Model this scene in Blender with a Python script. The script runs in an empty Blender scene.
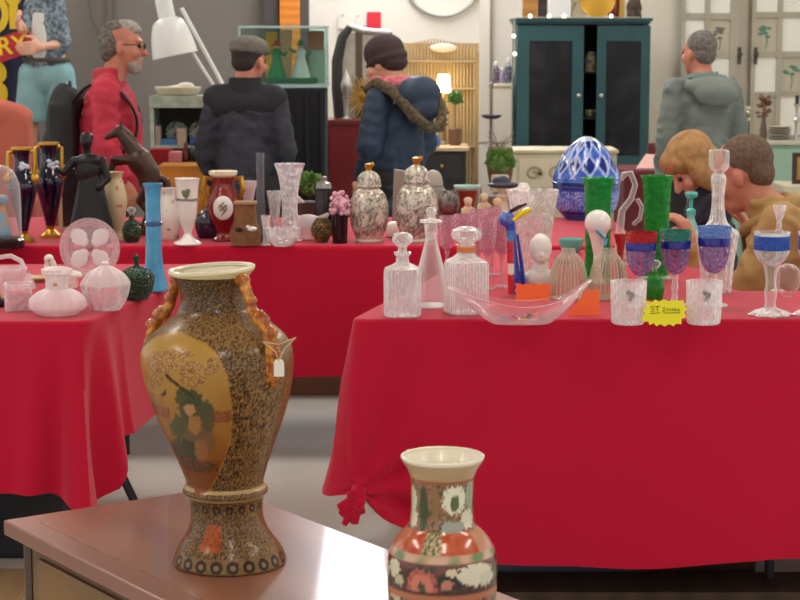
import bpy, math, random
from mathutils import Vector, Matrix, noise
random.seed(7)
PI = math.pi
sc = bpy.context.scene
COL = sc.collection

# ---------------------------------------------------------------- camera maths
F = 1890.0                       # focal length in pixels of the 800x600 frame
HOR = 40.0                       # row of the horizon
H = 1.5                          # eye height
PITCH = math.atan((300 - HOR) / F)
CAM = Vector((0, 0, H))
FWD = Vector((0, math.cos(PITCH), -math.sin(PITCH)))
UP = Vector((0, math.sin(PITCH), math.cos(PITCH)))
RT = Vector((1, 0, 0))

def ray(px, py):
    return FWD + RT * ((px - 400) / F) + UP * ((300 - py) / F)
def at_z(px, py, z):
    r = ray(px, py); return CAM + r * ((z - H) / r.z)
def at_d(px, py, d):
    r = ray(px, py); return CAM + r * (d / r.y)
def unit(p):
    return (p - CAM).dot(FWD) / F

# ---------------------------------------------------------------- materials
def lin(h):
    if not isinstance(h, str): return tuple(h)
    c = [int(h[i:i+2], 16) / 255 for i in (0, 2, 4)]
    return tuple(x / 12.92 if x <= .04045 else ((x + .055) / 1.055) ** 2.4 for x in c)
def c4(h): return lin(h) + (1,)
MATS = {}
def _new(name):
    m = bpy.data.materials.new(name); m.use_nodes = True
    nt = m.node_tree; nt.nodes.clear()
    out = nt.nodes.new('ShaderNodeOutputMaterial')
    return m, nt, out
def mat(name, col='808080', rough=.5, metal=0, mix=None, bump=None, coat=0, sheen=0, emit=0, vcol=False, wave=None, brick=None, coord='Object', spec=.5):
    """mix=(scale, colour, low, high) noise blend; bump=(scale, strength); wave=(scale, colour, axis)"""
    if name in MATS: return MATS[name]
    m, nt, out = _new(name); N = nt.nodes.new; L = nt.links.new
    b = N('ShaderNodeBsdfPrincipled'); L(b.outputs[0], out.inputs[0])
    b.inputs['Base Color'].default_value = c4(col); b.inputs['Roughness'].default_value = rough
    b.inputs['Metallic'].default_value = metal; b.inputs['Coat Weight'].default_value = coat
    b.inputs['Coat Roughness'].default_value = .06
    b.inputs['Specular IOR Level'].default_value = spec
    if sheen:
        b.inputs['Sheen Weight'].default_value = sheen; b.inputs['Sheen Roughness'].default_value = .45
        b.inputs['Sheen Tint'].default_value = (1, .75, .8, 1)
    if emit:
        b.inputs['Emission Color'].default_value = c4(col); b.inputs['Emission Strength'].default_value = emit
    tc = N('ShaderNodeTexCoord')
    if vcol:
        a = N('ShaderNodeAttribute'); a.attribute_name = 'Col'; L(a.outputs['Color'], b.inputs['Base Color'])
    if mix:
        n = N('ShaderNodeTexNoise'); n.inputs['Scale'].default_value = mix[0]; n.inputs['Detail'].default_value = 5
        L(tc.outputs[coord], n.inputs['Vector'])
        r = N('ShaderNodeValToRGB'); L(n.outputs['Fac'], r.inputs[0])
        r.color_ramp.elements[0].position = mix[2] if len(mix) > 2 else .35
        r.color_ramp.elements[1].position = mix[3] if len(mix) > 3 else .65
        r.color_ramp.elements[0].color = c4(col); r.color_ramp.elements[1].color = c4(mix[1])
        L(r.outputs[0], b.inputs['Base Color'])
    if wave:
        w = N('ShaderNodeTexWave'); w.inputs['Scale'].default_value = wave[0]; w.bands_direction = wave[2]
        w.inputs['Distortion'].default_value = wave[3] if len(wave) > 3 else 1.0
        w.inputs['Detail'].default_value = 3
        L(tc.outputs[coord], w.inputs['Vector'])
        r = N('ShaderNodeValToRGB'); L(w.outputs['Fac'], r.inputs[0])
        r.color_ramp.elements[0].color = c4(col); r.color_ramp.elements[1].color = c4(wave[1])
        L(r.outputs[0], b.inputs['Base Color'])
    if bump:
        n = N('ShaderNodeTexNoise'); n.inputs['Scale'].default_value = bump[0]; n.inputs['Detail'].default_value = 4
        L(tc.outputs[coord], n.inputs['Vector'])
        bp = N('ShaderNodeBump'); bp.inputs['Strength'].default_value = bump[1]; bp.inputs['Distance'].default_value = .01
        L(n.outputs['Fac'], bp.inputs['Height']); L(bp.outputs[0], b.inputs['Normal'])
    MATS[name] = m
    return m
def glass(name, tint='ffffff', body='f4f4f8', dens=.10, edge=.75, cut=None, rough=.04, power=2.2):
    """thin clear ware: see-through face on, milky and shiny towards the edge; cut=(scale,strength) facets"""
    if name in MATS: return MATS[name]
    m, nt, out = _new(name); N = nt.nodes.new; L = nt.links.new
    t = N('ShaderNodeBsdfTransparent'); t.inputs[0].default_value = c4(tint)
    b = N('ShaderNodeBsdfPrincipled'); b.inputs['Base Color'].default_value = c4(body); b.inputs['Roughness'].default_value = rough
    b.inputs['Specular IOR Level'].default_value = .9
    lw = N('ShaderNodeLayerWeight'); lw.inputs['Blend'].default_value = .5
    pw = N('ShaderNodeMath'); pw.operation = 'POWER'; pw.inputs[1].default_value = power
    L(lw.outputs['Facing'], pw.inputs[0])
    ma = N('ShaderNodeMath'); ma.operation = 'MULTIPLY_ADD'; ma.inputs[1].default_value = edge; ma.inputs[2].default_value = dens
    ma.use_clamp = True
    L(pw.outputs[0], ma.inputs[0])
    mx = N('ShaderNodeMixShader'); L(ma.outputs[0], mx.inputs[0]); L(t.outputs[0], mx.inputs[1]); L(b.outputs[0], mx.inputs[2])
    L(mx.outputs[0], out.inputs[0])
    if cut:
        tc = N('ShaderNodeTexCoord'); v = N('ShaderNodeTexVoronoi'); v.inputs['Scale'].default_value = cut[0]
        L(tc.outputs['Object'], v.inputs['Vector'])
        bp = N('ShaderNodeBump'); bp.inputs['Strength'].default_value = cut[1]; bp.inputs['Distance'].default_value = .02
        L(v.outputs['Distance'], bp.inputs['Height'])
        L(bp.outputs[0], b.inputs['Normal']); L(bp.outputs[0], lw.inputs['Normal'])
    MATS[name] = m
    return m

# ---------------------------------------------------------------- mesh builder
class G:
    def __init__(s): s.v = []; s.f = []; s.m = []; s.M = Matrix()
    def add(s, vs, fs, mi=0):
        o = len(s.v); s.v += [s.M @ Vector(v) for v in vs]; s.f += [tuple(i + o for i in f) for f in fs]
        s.m += [mi] * len(fs) if isinstance(mi, int) else mi
        return s
    def box(s, c, d, rot=None, mi=0, taper=1):
        x, y, z = [k / 2 for k in d]
        vs = [Vector((a * x * (taper if e > 0 else 1), b * y * (taper if e > 0 else 1), e * z)) for e in (-1, 1) for a, b in ((-1, -1), (1, -1), (1, 1), (-1, 1))]
        if rot: vs = [rot @ v for v in vs]
        return s.add([v + Vector(c) for v in vs], [(3, 2, 1, 0), (4, 5, 6, 7), (0, 1, 5, 4), (1, 2, 6, 5), (2, 3, 7, 6), (3, 0, 4, 7)], mi)
    def bbox(s, lo, hi, mi=0):
        return s.box([(a + b) / 2 for a, b in zip(lo, hi)], [b - a for a, b in zip(lo, hi)], None, mi)
    def lathe(s, prof, seg=28, rib=None, c=(0, 0, 0), sq=0, mi=None, sx=1, sy=1, caps=True):
        vs, fs, ms = [], [], []
        for r, h in prof:
            for i in range(seg):
                a = 2 * PI * (i + .5) / seg; k = r
                if rib: k = r * (1 + rib[1] * math.cos(a * rib[0]))
                ca, sa = math.cos(a), math.sin(a)
                if sq: k *= 1 / max(abs(ca), abs(sa)) ** sq
                vs.append((c[0] + k * sa * sx, c[1] - k * ca * sy, c[2] + h))
        for j in range(len(prof) - 1):
            for i in range(seg):
                n = (i + 1) % seg
                fs.append((j * seg + i, j * seg + n, (j + 1) * seg + n, (j + 1) * seg + i)); ms.append(mi[j] if mi else 0)
        if caps and prof[0][0] > 1e-6: fs.append(tuple(range(seg))[::-1]); ms.append(mi[0] if mi else 0)
        if caps and prof[-1][0] > 1e-6:
            o = (len(prof) - 1) * seg; fs.append(tuple(o + i for i in range(seg))); ms.append(mi[-1] if mi else 0)
        return s.add(vs, fs, ms)
    def ell(s, c, r, axis=None, n=12):
        if isinstance(r, (int, float)): r = (r, r, r)
        R = Vector((0, 0, 1)).rotation_difference(Vector(axis)).to_matrix() if axis is not None else Matrix.Identity(3)
        vs, fs = [R @ Vector((0, 0, -r[2])) + Vector(c)], []
        S = n * 2
        for j in range(1, n):
            p = -PI / 2 + PI * j / n
            for i in range(S):
                a = 2 * PI * i / S
                vs.append(R @ Vector((r[0] * math.cos(p) * math.cos(a), r[1] * math.cos(p) * math.sin(a), r[2] * math.sin(p))) + Vector(c))
        vs.append(R @ Vector((0, 0, r[2])) + Vector(c))
        for i in range(S): fs.append((0, 1 + (i + 1) % S, 1 + i))
        for j in range(n - 2):
            o = 1 + j * S
            for i in range(S): fs.append((o + i, o + (i + 1) % S, o + S + (i + 1) % S, o + S + i))
        o = 1 + (n - 2) * S; e = len(vs) - 1
        for i in range(S): fs.append((o + i, o + (i + 1) % S, e))
        return s.add(vs, fs)
    def tube(s, pts, rad, seg=10, mi=0, flat=1):
        pts = [Vector(p) for p in pts]
        if isinstance(rad, (int, float)): rad = [rad] * len(pts)
        vs, fs = [], []; nrm = None
        for i, p in enumerate(pts):
            t = (pts[min(i + 1, len(pts) - 1)] - pts[max(i - 1, 0)]).normalized()
            if nrm is None:
                nrm = t.cross(Vector((0, 0, 1)) if abs(t.z) < .9 else Vector((1, 0, 0))).normalized()
            else: nrm = (nrm - t * nrm.dot(t)).normalized()
            b = t.cross(nrm)
            for k in range(seg):
                a = 2 * PI * k / seg
                vs.append(p + nrm * math.cos(a) * rad[i] + b * math.sin(a) * rad[i] * flat)
        for j in range(len(pts) - 1):
            for k in range(seg):
                n = (k + 1) % seg
                fs.append((j * seg + k, j * seg + n, (j + 1) * seg + n, (j + 1) * seg + k))
        fs.append(tuple(range(seg))[::-1]); o = (len(pts) - 1) * seg; fs.append(tuple(o + i for i in range(seg)))
        return s.add(vs, fs, mi)
    def cap(s, a, b, ra, rb=None):
        rb = ra if rb is None else rb
        s.tube([a, b], [ra, rb], 14); s.ell(a, ra, n=8); s.ell(b, rb, n=8); return s
    def prism(s, pts, y0, y1, mi=0):
        """outline in the x-z plane given a thickness along y"""
        n = len(pts); vs = [(x, y0, z) for x, z in pts] + [(x, y1, z) for x, z in pts]
        fs = [tuple(range(n)), tuple(range(2 * n - 1, n - 1, -1))] + [(i, i + n, (i + 1) % n + n, (i + 1) % n) for i in range(n)]
        return s.add(vs, fs, mi)
    def build(s, name, mats, parent=None, loc=None, rz=0, smooth=True, ang=38, remesh=None, sm=4, vcol=None, bevel=0, rot=None, wr=None):
        me = bpy.data.meshes.new(name); me.from_pydata(s.v, [], s.f)
        if not isinstance(mats, (list, tuple)): mats = [mats]
        for m in mats: me.materials.append(m)
        if len(mats) > 1: me.polygons.foreach_set('material_index', s.m)
        o = bpy.data.objects.new(name, me); COL.objects.link(o)
        if remesh or bevel:
            if remesh:
                r = o.modifiers.new('r', 'REMESH'); r.mode = 'VOXEL'; r.voxel_size = remesh
                if sm:
                    k = o.modifiers.new('s', 'SMOOTH'); k.iterations = sm; k.factor = .5
            if bevel:
                b = o.modifiers.new('b', 'BEVEL'); b.width = bevel; b.segments = 2; b.limit_method = 'ANGLE'
            dg = bpy.context.evaluated_depsgraph_get(); dg.update()
            m2 = bpy.data.meshes.new_from_object(o.evaluated_get(dg))
            o.modifiers.clear(); o.data = m2; bpy.data.meshes.remove(me); me = m2; me.name = name
            if not me.materials:
                for m in mats: me.materials.append(m)
        if wr:
            ns = [v.normal.copy() for v in me.vertices]
            for v, n_ in zip(me.vertices, ns):
                q = v.co * wr[1]; q2 = Vector((q.x, q.y, q.z * 1.9))
                a_ = noise.noise(q2 + Vector((1.5 * noise.noise(q * .7), 0, 1.2 * noise.noise(q * .6 + Vector((7, 3, 1))))))
                v.co += n_ * wr[0] * (.35 - abs(a_) * 1.9 + .5 * noise.noise(q2 * 2.3))
        if smooth:
            me.polygons.foreach_set('use_smooth', [True] * len(me.polygons))
            if not remesh: me.set_sharp_from_angle(angle=math.radians(min(ang, 14) if bevel else ang))
        if vcol:
            a = me.color_attributes.new('Col', 'FLOAT_COLOR', 'POINT')
            flat = []
            for v in me.vertices:
                flat += list(vcol(v.co)) + [1.0]
            a.data.foreach_set('color', flat)
        if parent: o.parent = parent
        if loc is not None: o.location = loc
        if rz: o.rotation_euler = (0, 0, rz)
        if rot: o.rotation_euler = rot
        return o

def tag(o, label, cat, group=None, kind=None):
    o['label'] = label; o['category'] = cat
    if group: o['group'] = group
    if kind: o['kind'] = kind
    return o
def thing(name, label, cat, loc=(0, 0, 0), rz=0, group=None):
    o = bpy.data.objects.new(name, None); COL.objects.link(o); o.empty_display_size = .05
    o.location = loc; o.rotation_euler = (0, 0, rz)
    return tag(o, label, cat, group)
def struct(o): o['kind'] = 'structure'; return o
def copy_tree(o, parent=None):
    c = o.copy(); COL.objects.link(c)
    if parent: c.parent = parent
    for ch in list(o.children): copy_tree(ch, c)
    return c
def walled(prof, t):
    """turns an outer profile (open at the top) into a vessel with an inside"""
    inn = [(max(r - t, .0004), h) for r, h in prof[::-1]]
    b = prof[0][1] + t
    inn = [(r, max(h, b)) for r, h in inn]
    return list(prof) + inn
def curve(prof, n=4):
    """Catmull-Rom resampling of a profile"""
    out = []; P = [prof[0]] + list(prof) + [prof[-1]]
    for i in range(1, len(P) - 2):
        for k in range(n):
            t = k / n
            q = []
            for a in (0, 1):
                p0, p1, p2, p3 = (P[i + j][a] for j in (-1, 0, 1, 2))
                q.append(.5 * (2 * p1 + (p2 - p0) * t + (2 * p0 - 5 * p1 + 4 * p2 - p3) * t * t + (3 * p1 - p0 - 3 * p2 + p3) * t ** 3))
            out.append((max(q[0], .0), q[1]))
    out.append(prof[-1]); return out

TZ = .78
def spot(cx, by, z=TZ, rb=0):
    """where a thing whose visible foot is at that place of the frame stands on the surface at height z"""
    p = at_z(cx, by, z); k = (H - z) / p.y
    p = at_z(cx, by - rb * k, z)
    return p, unit(p)
SCALEREC = {}
def ware(name, label, cat, cx, by, parts, z=TZ, rz=0, group=None, rb=None, tilt=0):
    """a turned or moulded thing. parts: (part_name, material, profile_px | callable(g,u), options)"""
    if rb is None:
        rb = parts[0][2][0][0] if not callable(parts[0][2]) else 0
    p, u = spot(cx, by, z, rb)
    p.z += .0006
    single = len(parts) == 1
    root = None if single else thing(name, label, cat, p, rz, group)
    for pt in parts:
        nm, m, prof = pt[:3]; o = pt[3] if len(pt) > 3 else {}
        g = G()
        if callable(prof): prof(g, u)
        else:
            pr = [(r * u, h * u) for r, h in prof]
            if o.get('curve', 1) and len(pr) > 3 and not o.get('mi'): pr = curve(pr, o.get('n', 3))
            if o.get('wall'): pr = walled(pr, o['wall'] * u)
            g.lathe(pr, o.get('seg', 28), o.get('rib'), (o.get('dx', 0) * u, o.get('dy', 0) * u, o.get('dz', 0) * u), o.get('sq', 0), o.get('mi'), o.get('sx', 1), o.get('sy', 1))
        ob = g.build(name if single else nm, m, root, ang=o.get('ang', 38), remesh=o['remesh'] * u if o.get('remesh') else None, vcol=o.get('vcol'), sm=o.get('sm', 3))
        if o.get('label') and not single: ob['label'] = o['label']
        if single:
            ob.location = p; ob.rotation_euler = (0, 0, rz); tag(ob, label, cat, group); root = ob
    if tilt: root.rotation_euler = (0, math.radians(tilt), rz)
    return root
# ---------------------------------------------------------------- camera, world, lights
cam = bpy.data.objects.new('camera', bpy.data.cameras.new('camera')); COL.objects.link(cam)
cam.location = CAM; cam.rotation_euler = (PI / 2 - PITCH, 0, 0)
cam.data.sensor_width = 36; cam.data.lens = 36 * F / 800; cam.data.clip_end = 60
cam.data.dof.use_dof = True; cam.data.dof.focus_distance = 4.5; cam.data.dof.aperture_fstop = 11
sc.camera = cam
sc.view_settings.view_transform = 'Standard'; sc.view_settings.look = 'None'
sc.view_settings.gamma = 1; sc.view_settings.use_curve_mapping = False; sc.view_settings.exposure = EXPOSURE = 0.35
sc.cycles.transparent_max_bounces = 48; sc.cycles.max_bounces = 8; sc.cycles.sample_clamp_indirect = 4
w = bpy.data.worlds.new('hall_air'); sc.world = w; w.use_nodes = True
w.node_tree.nodes['Background'].inputs[0].default_value = (1, .95, .89, 1)
w.node_tree.nodes['Background'].inputs[1].default_value = .75

lamp_white = mat('lamp_white', 'fff6e8', emit=13)
housing = mat('fixture_white', 'dedede', .5)
def fixture(x, y, z, lx, ly, label, m=lamp_white):
    t = thing('ceiling_light', label, 'light', (x, y, z), 0, 'tube lights under the hall ceiling')
    G().bbox((-lx/2 - .03, -ly/2 - .03, .01), (lx/2 + .03, ly/2 + .03, .07)).build('housing', housing, t, bevel=.01)
    G().bbox((-lx/2, -ly/2, -.02), (lx/2, ly/2, .009)).build('diffuser', m, t, bevel=.01)
    for sx in (-1, 1): G().tube([(sx * lx * .4, 0, .07), (sx * lx * .4, 0, 3.6 - z)], .006).build('rod', housing, t)
for x, y in ((-2.4, 3.0), (2.4, 3.0), (-2.2, 6.0), (.4, 6.2), (2.4, 6.0), (-2.6, 9.0), (2.6, 9.0), (.3, 9.2), (-2.6, 11.6), (2.6, 11.6), (.2, 1.2)):
    fixture(x, y, 3.15, .3, 1.5, 'white tube light hanging under the hall ceiling over the stalls')
fixture(-.12, 12.1, 2.95, .8, 2.4, 'wide white tube light hanging above the teal cabinet', mat('lamp_bright', 'f4f6ff', emit=12))

# ---------------------------------------------------------------- the hall
struct(G().bbox((-6, -2, -.1), (7, 14, 0)).build('floor', mat('concrete', 'd2d2ce', .75, mix=(1.3, 'c0c0bb', .3, .7), bump=(30, .05))))
struct(G().bbox((-6, -2, 3.6), (7, 14, 3.7)).build('ceiling', mat('ceiling_paint', 'b8b4ac', .9)))
wallp = mat('wall_paint', 'd9d1c0', .85, mix=(.8, 'd0c8b6', .3, .7))
struct(G().bbox((-6, 13.5, 0), (7, 13.7, 3.6)).build('wall_back', wallp))
gx = at_d(305, 100, 12.4).x
greyp = mat('partition_grey', '7b766f', .85, mix=(1.2, '726d67', .3, .7))
t = G(); t.bbox((-6, 12.4, 0), (gx - .02, 12.52, 3.6))
struct(t.build('wall_left', greyp))
dk = mat('partition_dark', '4c4a48', .8)
for k, (a, b) in enumerate(((265, 279), (300, 309))):
    xa, xb = at_d(a, 20, 12.36).x, at_d(b, 20, 12.36).x
    struct(G().bbox((xa, 12.3, 0), (xb, 12.398, 3.6)).build('trim_%d' % (k + 1), dk))
xa = at_d(107, 20, 12.36).x
struct(G().bbox((xa, 12.37, 0), (xa + .03, 12.398, 3.6)).build('trim_3', mat('partition_seam', '6a6560', .85)))
xa = at_d(480, 20, 13.45).x
struct(G().bbox((xa, 13.44, 0), (xa + .07, 13.498, 3.6)).build('trim_4', mat('seam_cream', 'd2cab8', .85)))

# ---------------------------------------------------------------- cloths and tables
redcloth = mat('red_cloth', 'c01236', .8, sheen=.28, bump=(420, .08), spec=.15)
def rounded(poly, r, n=6):
    out = []
    for i, p in enumerate(poly):
        p = Vector(p); a = Vector(poly[i - 1]); b = Vector(poly[(i + 1) % len(poly)])
        u1, u2 = (a - p).normalized(), (b - p).normalized()
        k = r
        p1, p2 = p + u1 * k, p + u2 * k
        for j in range(n + 1):
            t = j / n; out.append((p1 * (1 - t) ** 2 + p * 2 * t * (1 - t) + p2 * t * t))
    return out
def cloth(label, poly, z, hem, fold, deform=None, rows=34, step=.014, group=None):
    """poly runs counter-clockwise seen from above"""
    base = rounded(poly, .05)
    per = []
    for i, p in enumerate(base):
        q = base[(i + 1) % len(base)]; n = max(1, int((q - p).length / step))
        per += [p.lerp(q, j / n) for j in range(n)]
    n = len(per); nr = []
    for i in range(n):
        t = (per[(i + 1) % n] - per[i - 1]).normalized(); nr.append(Vector((t.y, -t.x)))
    rr = .012; vs = []; rings = []
    def ring(f): 
        rings.append(len(vs)); vs.extend(f(i) for i in range(n))
    ring(lambda i: (per[i].x - nr[i].x * .02, per[i].y - nr[i].y * .02, z))
    ring(lambda i: (per[i].x - nr[i].x * .006, per[i].y - nr[i].y * .006, z))
    for a in (15, 40, 65, 90):
        ca, sa = math.cos(math.radians(a)), math.sin(math.radians(a))
        ring(lambda i: (per[i].x + nr[i].x * (rr * sa - .004), per[i].y + nr[i].y * (rr * sa - .004), z - rr * (1 - ca)))
    s = [0]
    for i in range(1, n): s.append(s[-1] + (per[i] - per[i - 1]).length)
    H_ = [hem(per[i], nr[i], s[i]) for i in range(n)]
    Fd = [fold(per[i], nr[i], s[i]) for i in range(n)]
    for j in range(1, rows + 1):
        t = j / rows
        def f(i):
            fl, am, ph = Fd[i]
            off = rr - .004 + fl * t ** 1.2 + am * t ** .75 * math.sin(ph + .6 * math.sin(t * 2.2 + ph * .3))
            p = Vector((per[i].x + nr[i].x * off, per[i].y + nr[i].y * off, z - rr - (z - rr - H_[i]) * t))
            return deform(p, per[i], nr[i], t) if deform else p
        ring(f)
    fs = [tuple(range(n))]
    for a, b in zip(rings, rings[1:]):
        for i in range(n):
            k = (i + 1) % n; fs.append((a + i, b + i, b + k, a + k))
    g = G(); g.add(vs, fs); o = g.build('tablecloth', redcloth, ang=80)
    tag(o, label, 'tablecloth', group); return o
def smooth01(a, b, x):
    t = min(1, max(0, (x - a) / (b - a))); return t * t * (3 - 2 * t)
steel = mat('table_leg_steel', '3a3c40', .4, .6)
board = mat('table_board', '8a7a66', .6)
def table(label, x0, y0, x1, y1, legs, group=None):
    t = thing('folding_table', label, 'table', (0, 0, 0))
    G().bbox((x0, y0, TZ - .04), (x1, y1, TZ - .006)).build('tabletop', board, t, bevel=.004)
    for a, b in legs:
        G().tube([a, b], .013, 10).build('leg', steel, t)
    return t

# right-hand cloth over two tables
RF = at_z(352, 319, TZ); RB = at_z(381, 304, TZ); dr = (RB - RF) / (RB - RF).y
y2 = at_z(400, 250, TZ).y; RL = RF + dr * (y2 - RF.y)
r1 = at_z(684, 250, TZ); r2 = at_z(728, 291, TZ); r3 = at_z(728, 291, TZ)
polyR = [(RF.x, RF.y), (1.75, RF.y), (1.75, r2.y), (r2.x + .02, r2.y), (r1.x, y2), (RL.x, y2)]
KN = at_d(357, 496, RF.y - .05)
def hemR(p, n, s):
    e = math.hypot(p.x - RF.x, p.y - RF.y)
    if p.y < RF.y + .03:
        h = .122 + .02 * math.sin(p.x * 5.5 + 2.2) * smooth01(.5, .9, e) 
        h += .115 * (1 - smooth01(.02, .30, e)) + .03 * (1 - smooth01(.1, .5, e))
        return h
    return .26 + .06 * smooth01(.0, .12, e) if p.x < .6 else .2
def foldR(p, n, s):
    e = math.hypot(p.x - RF.x, p.y - RF.y)
    if p.y < RF.y + .03:
        b = math.exp(-((p.x - .98) / .12) ** 2) + .7 * math.exp(-((p.x - .62) / .3) ** 2)
        return .012 + .03 * (1 - smooth01(0, .15, e)), .016 * b + .034 * (1 - smooth01(.02, .4, e)), p.x * 9 + 1.0 if e > .4 else e * 30 * (1 - e * .6) + 1.2
    return .095, .022, e * 26 + .5
def defR(p, q, n, t):
    if q.x > .6: return p
    e = (q.x - RF.x) if q.y < RF.y + .012 else -(q.y - RF.y)
    dx_, dz_ = p.x - KN.x, p.z - KN.z; r_ = math.hypot(dx_, dz_)
    if e > -.02 and q.y < RF.y + .03:
        an_ = math.atan2(dz_, dx_)
        p.y -= (.016 * math.exp(-(r_ / .2) ** 2) + .007 * math.exp(-(r_ / .5) ** 2)) * math.sin(an_ * 8.5 + 1.1) * smooth01(.0, .25, t)
    w = math.exp(-((e - .015) / .055) ** 2) * smooth01(.25, 1, t) * .93
    p = p.lerp(Vector((KN.x, KN.y + .012, KN.z + .03)), w)
    # slack swag running from the knot down to the hem
    if q.y < RF.y + .02 and e > 0:
        p.y -= .03 * math.exp(-((e - .02 - .28 * max(0, t - .72)) / .035) ** 2) * smooth01(.7, .95, t)
    return p
cR = cloth('large red cloth with knotted corner under the cut glass', polyR, TZ, hemR, foldR, defR)
k = G(); random.seed(3)
kp = [Vector((.012 * math.cos(a) * (1 + .2 * math.sin(3 * a)), -.018 + .012 * math.sin(a * 2), .017 * math.sin(a))) for a in [i * PI / 6 for i in range(12)]]
k.tube([KN + p * 1.25 for p in kp] + [KN + kp[0] * 1.25], .0115, 10)
k.tube([KN + Vector((.006, -.012, .03)), KN + Vector((.0, -.02, .008)), KN + Vector((-.006, -.02, -.02))], [.016, .022, .015], 10)
for a, L_, sx in ((-2.3, .062, 1.2), (-2.0, .08, .95), (-1.66, .07, 1.25), (-1.2, .045, .9), (-2.65, .055, 1.05)):
    e = KN + Vector((math.cos(a) * L_, -.02 + .004 * sx, math.sin(a) * L_))
    k.tube([KN + Vector((0, -.015, -.005)), KN.lerp(e, .5) + Vector((0, -.012, 0)), e], [.008, .0125 * sx, .009 * sx], 8)
kb = k.build('knot', redcloth, cR, remesh=.0022, sm=2)
table('folding table under the knotted red cloth', RF.x + .23, RF.y + .03, 1.7, r2.y - .03, [((1.02, RF.y + .2, TZ - .04), (1.02, RF.y + .2, 0)), ((1.62, RF.y + .2, TZ - .04), (1.62, RF.y + .2, 0)), ((.16, RF.y + .4, TZ - .04), (.16, RF.y + .4, 0)), ((1.02, r2.y - .1, TZ - .04), (1.02, r2.y - .1, 0))])
table('second folding table behind the cut glass, under the knotted red cloth', RL.x + .03, r2.y, .84, y2 - .06, [((RL.x + .12, RF.y + .85, TZ - .04), (RL.x + .12, RF.y + .85, 0)), ((.8, RF.y + .85, TZ - .04), (.8, RF.y + .85, 0)), ((RL.x + .12, y2 - .1, TZ - .04), (RL.x + .12, y2 - .1, 0)), ((.8, y2 - .1, TZ - .04), (.8, y2 - .1, 0))])

# left-hand cloth
LF = at_z(86, 321, TZ); LB = at_z(172, 285, TZ); dl = (LB - LF) / (LB - LF).y
yb = at_z(200, 264, TZ).y; LR = LF + dl * (yb - LF.y)
polyL = [(-2.3, LF.y - .01), (LF.x, LF.y), (LR.x, yb), (-2.3, yb)]
def hemL(p, n, s):
    e = math.hypot(p.x - LF.x, p.y - LF.y)
    if p.y < LF.y + .02: return .325 - .045 * (1 - smooth01(.0, .12, e))
    return .285 + .15 * smooth01(.07, .2, e) + .02 * smooth01(.3, 1, e)
def foldL(p, n, s):
    e = (p.x - LF.x) if p.y < LF.y + .02 and n.y < -.8 else (p.y - LF.y)
    c = math.exp(-(e / .11) ** 2)
    return .008 + .012 * c + (.02 if e > .1 else 0), .010 + .048 * c, e * 46 + 2.2 if abs(e) < .25 else e * 11
cL = cloth('red tablecloth with a deep corner fold under pale glass bowls', polyL, TZ, hemL, foldL)
table('folding table under the red cloth of pale glass bowls', -2.25, LF.y + .04, LF.x - .03, yb - .04, [((-1.06, 5.5, TZ - .04), (-.735, 5.5, .01)), ((-1.06, 5.8, TZ - .04), (-1.3, 5.8, .01)), ((-2.1, 5.4, TZ - .04), (-2.1, 5.4, 0)), ((-2.1, 5.9, TZ - .04), (-2.1, 5.9, 0))])

# rear cloth
BF = at_z(300, 245.5, TZ); bb = at_z(300, 217, TZ).y
polyB = [(-2.6, BF.y), (.86, BF.y), (.86, bb), (-2.6, bb)]
cB = cloth('long red tablecloth under the porcelain jars and bronzes', polyB, TZ,
    lambda p, n, s: .315 + .004 * math.sin(p.x * 4) if p.y < BF.y + .02 else .62,
    lambda p, n, s: (.01, .010, p.x * 7 + 1.2 * math.sin(p.x * 3)))
table('long folding table under the cloth of porcelain jars', -2.5, BF.y + .04, .8, bb - .04, [((x, y, TZ - .04), (x, y, 0)) for x in (-2.4, -1.0, .7) for y in (BF.y + .12, bb - .12)])

# foreground low cupboard
WZ = .5
A_ = at_z(3, 520, WZ); B_ = at_z(222, 486, WZ)
ax = (B_ - A_).normalized(); ay = Vector((ax.y, -ax.x, 0)); wid = (B_ - A_).length; LEN = 1.62
woodm = mat('brown_wood', '855440', .3, wave=(1.6, '93604a', 'X', 5), spec=.6, coat=.25)
woodm2 = mat('brown_wood_side', '6b4a2c', .4, wave=(2.2, '7c5a36', 'Z', 4))
chest = thing('low_cupboard', 'low brown polished wooden cupboard carrying the two large vases', 'cupboard', (A_.x, A_.y, 0), math.atan2(ax.y, ax.x))
G().bbox((0, -LEN, WZ - .032), (wid, 0, WZ)).build('top', woodm, chest, bevel=.004)
G().bbox((.03, -LEN + .03, .06), (wid - .03, -.03, WZ - .0325)).build('body', woodm2, chest, bevel=.003)
inl = mat('inlay_wood', '94644c', .25, coat=.3)
G().bbox((.055, -LEN + .05, WZ + .00005), (.062, -.05, WZ + .0008)).build('inlay', inl, chest)
G().bbox((.0275, -.075, .06), (.036, -.045, WZ - .034)).build('corner_strip', mat('brown_wood_dark', '3a2012', .4), chest)
for i, j in ((.06, -.06), (wid - .06, -.06), (.06, -LEN + .06), (wid - .06, -LEN + .06)):
    G().bbox((i - .025, j - .025, 0), (i + .025, j + .025, .0595)).build('foot', woodm2, chest, bevel=.004)
for kx in range(3):
    y0 = -.12 - kx * .5
    d_ = G().bbox((.0215, y0 - .44, .1), (.0295, y0, WZ - .06)).build('door', mat('brown_wood_door', '77542f', .4, wave=(2.2, '86622f', 'Z', 4)), chest, bevel=.002)
    G().ell((.012, y0 - .04, .28), .011).build('knob', mat('brass', 'b48a40', .3, .9), d_)

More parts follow.
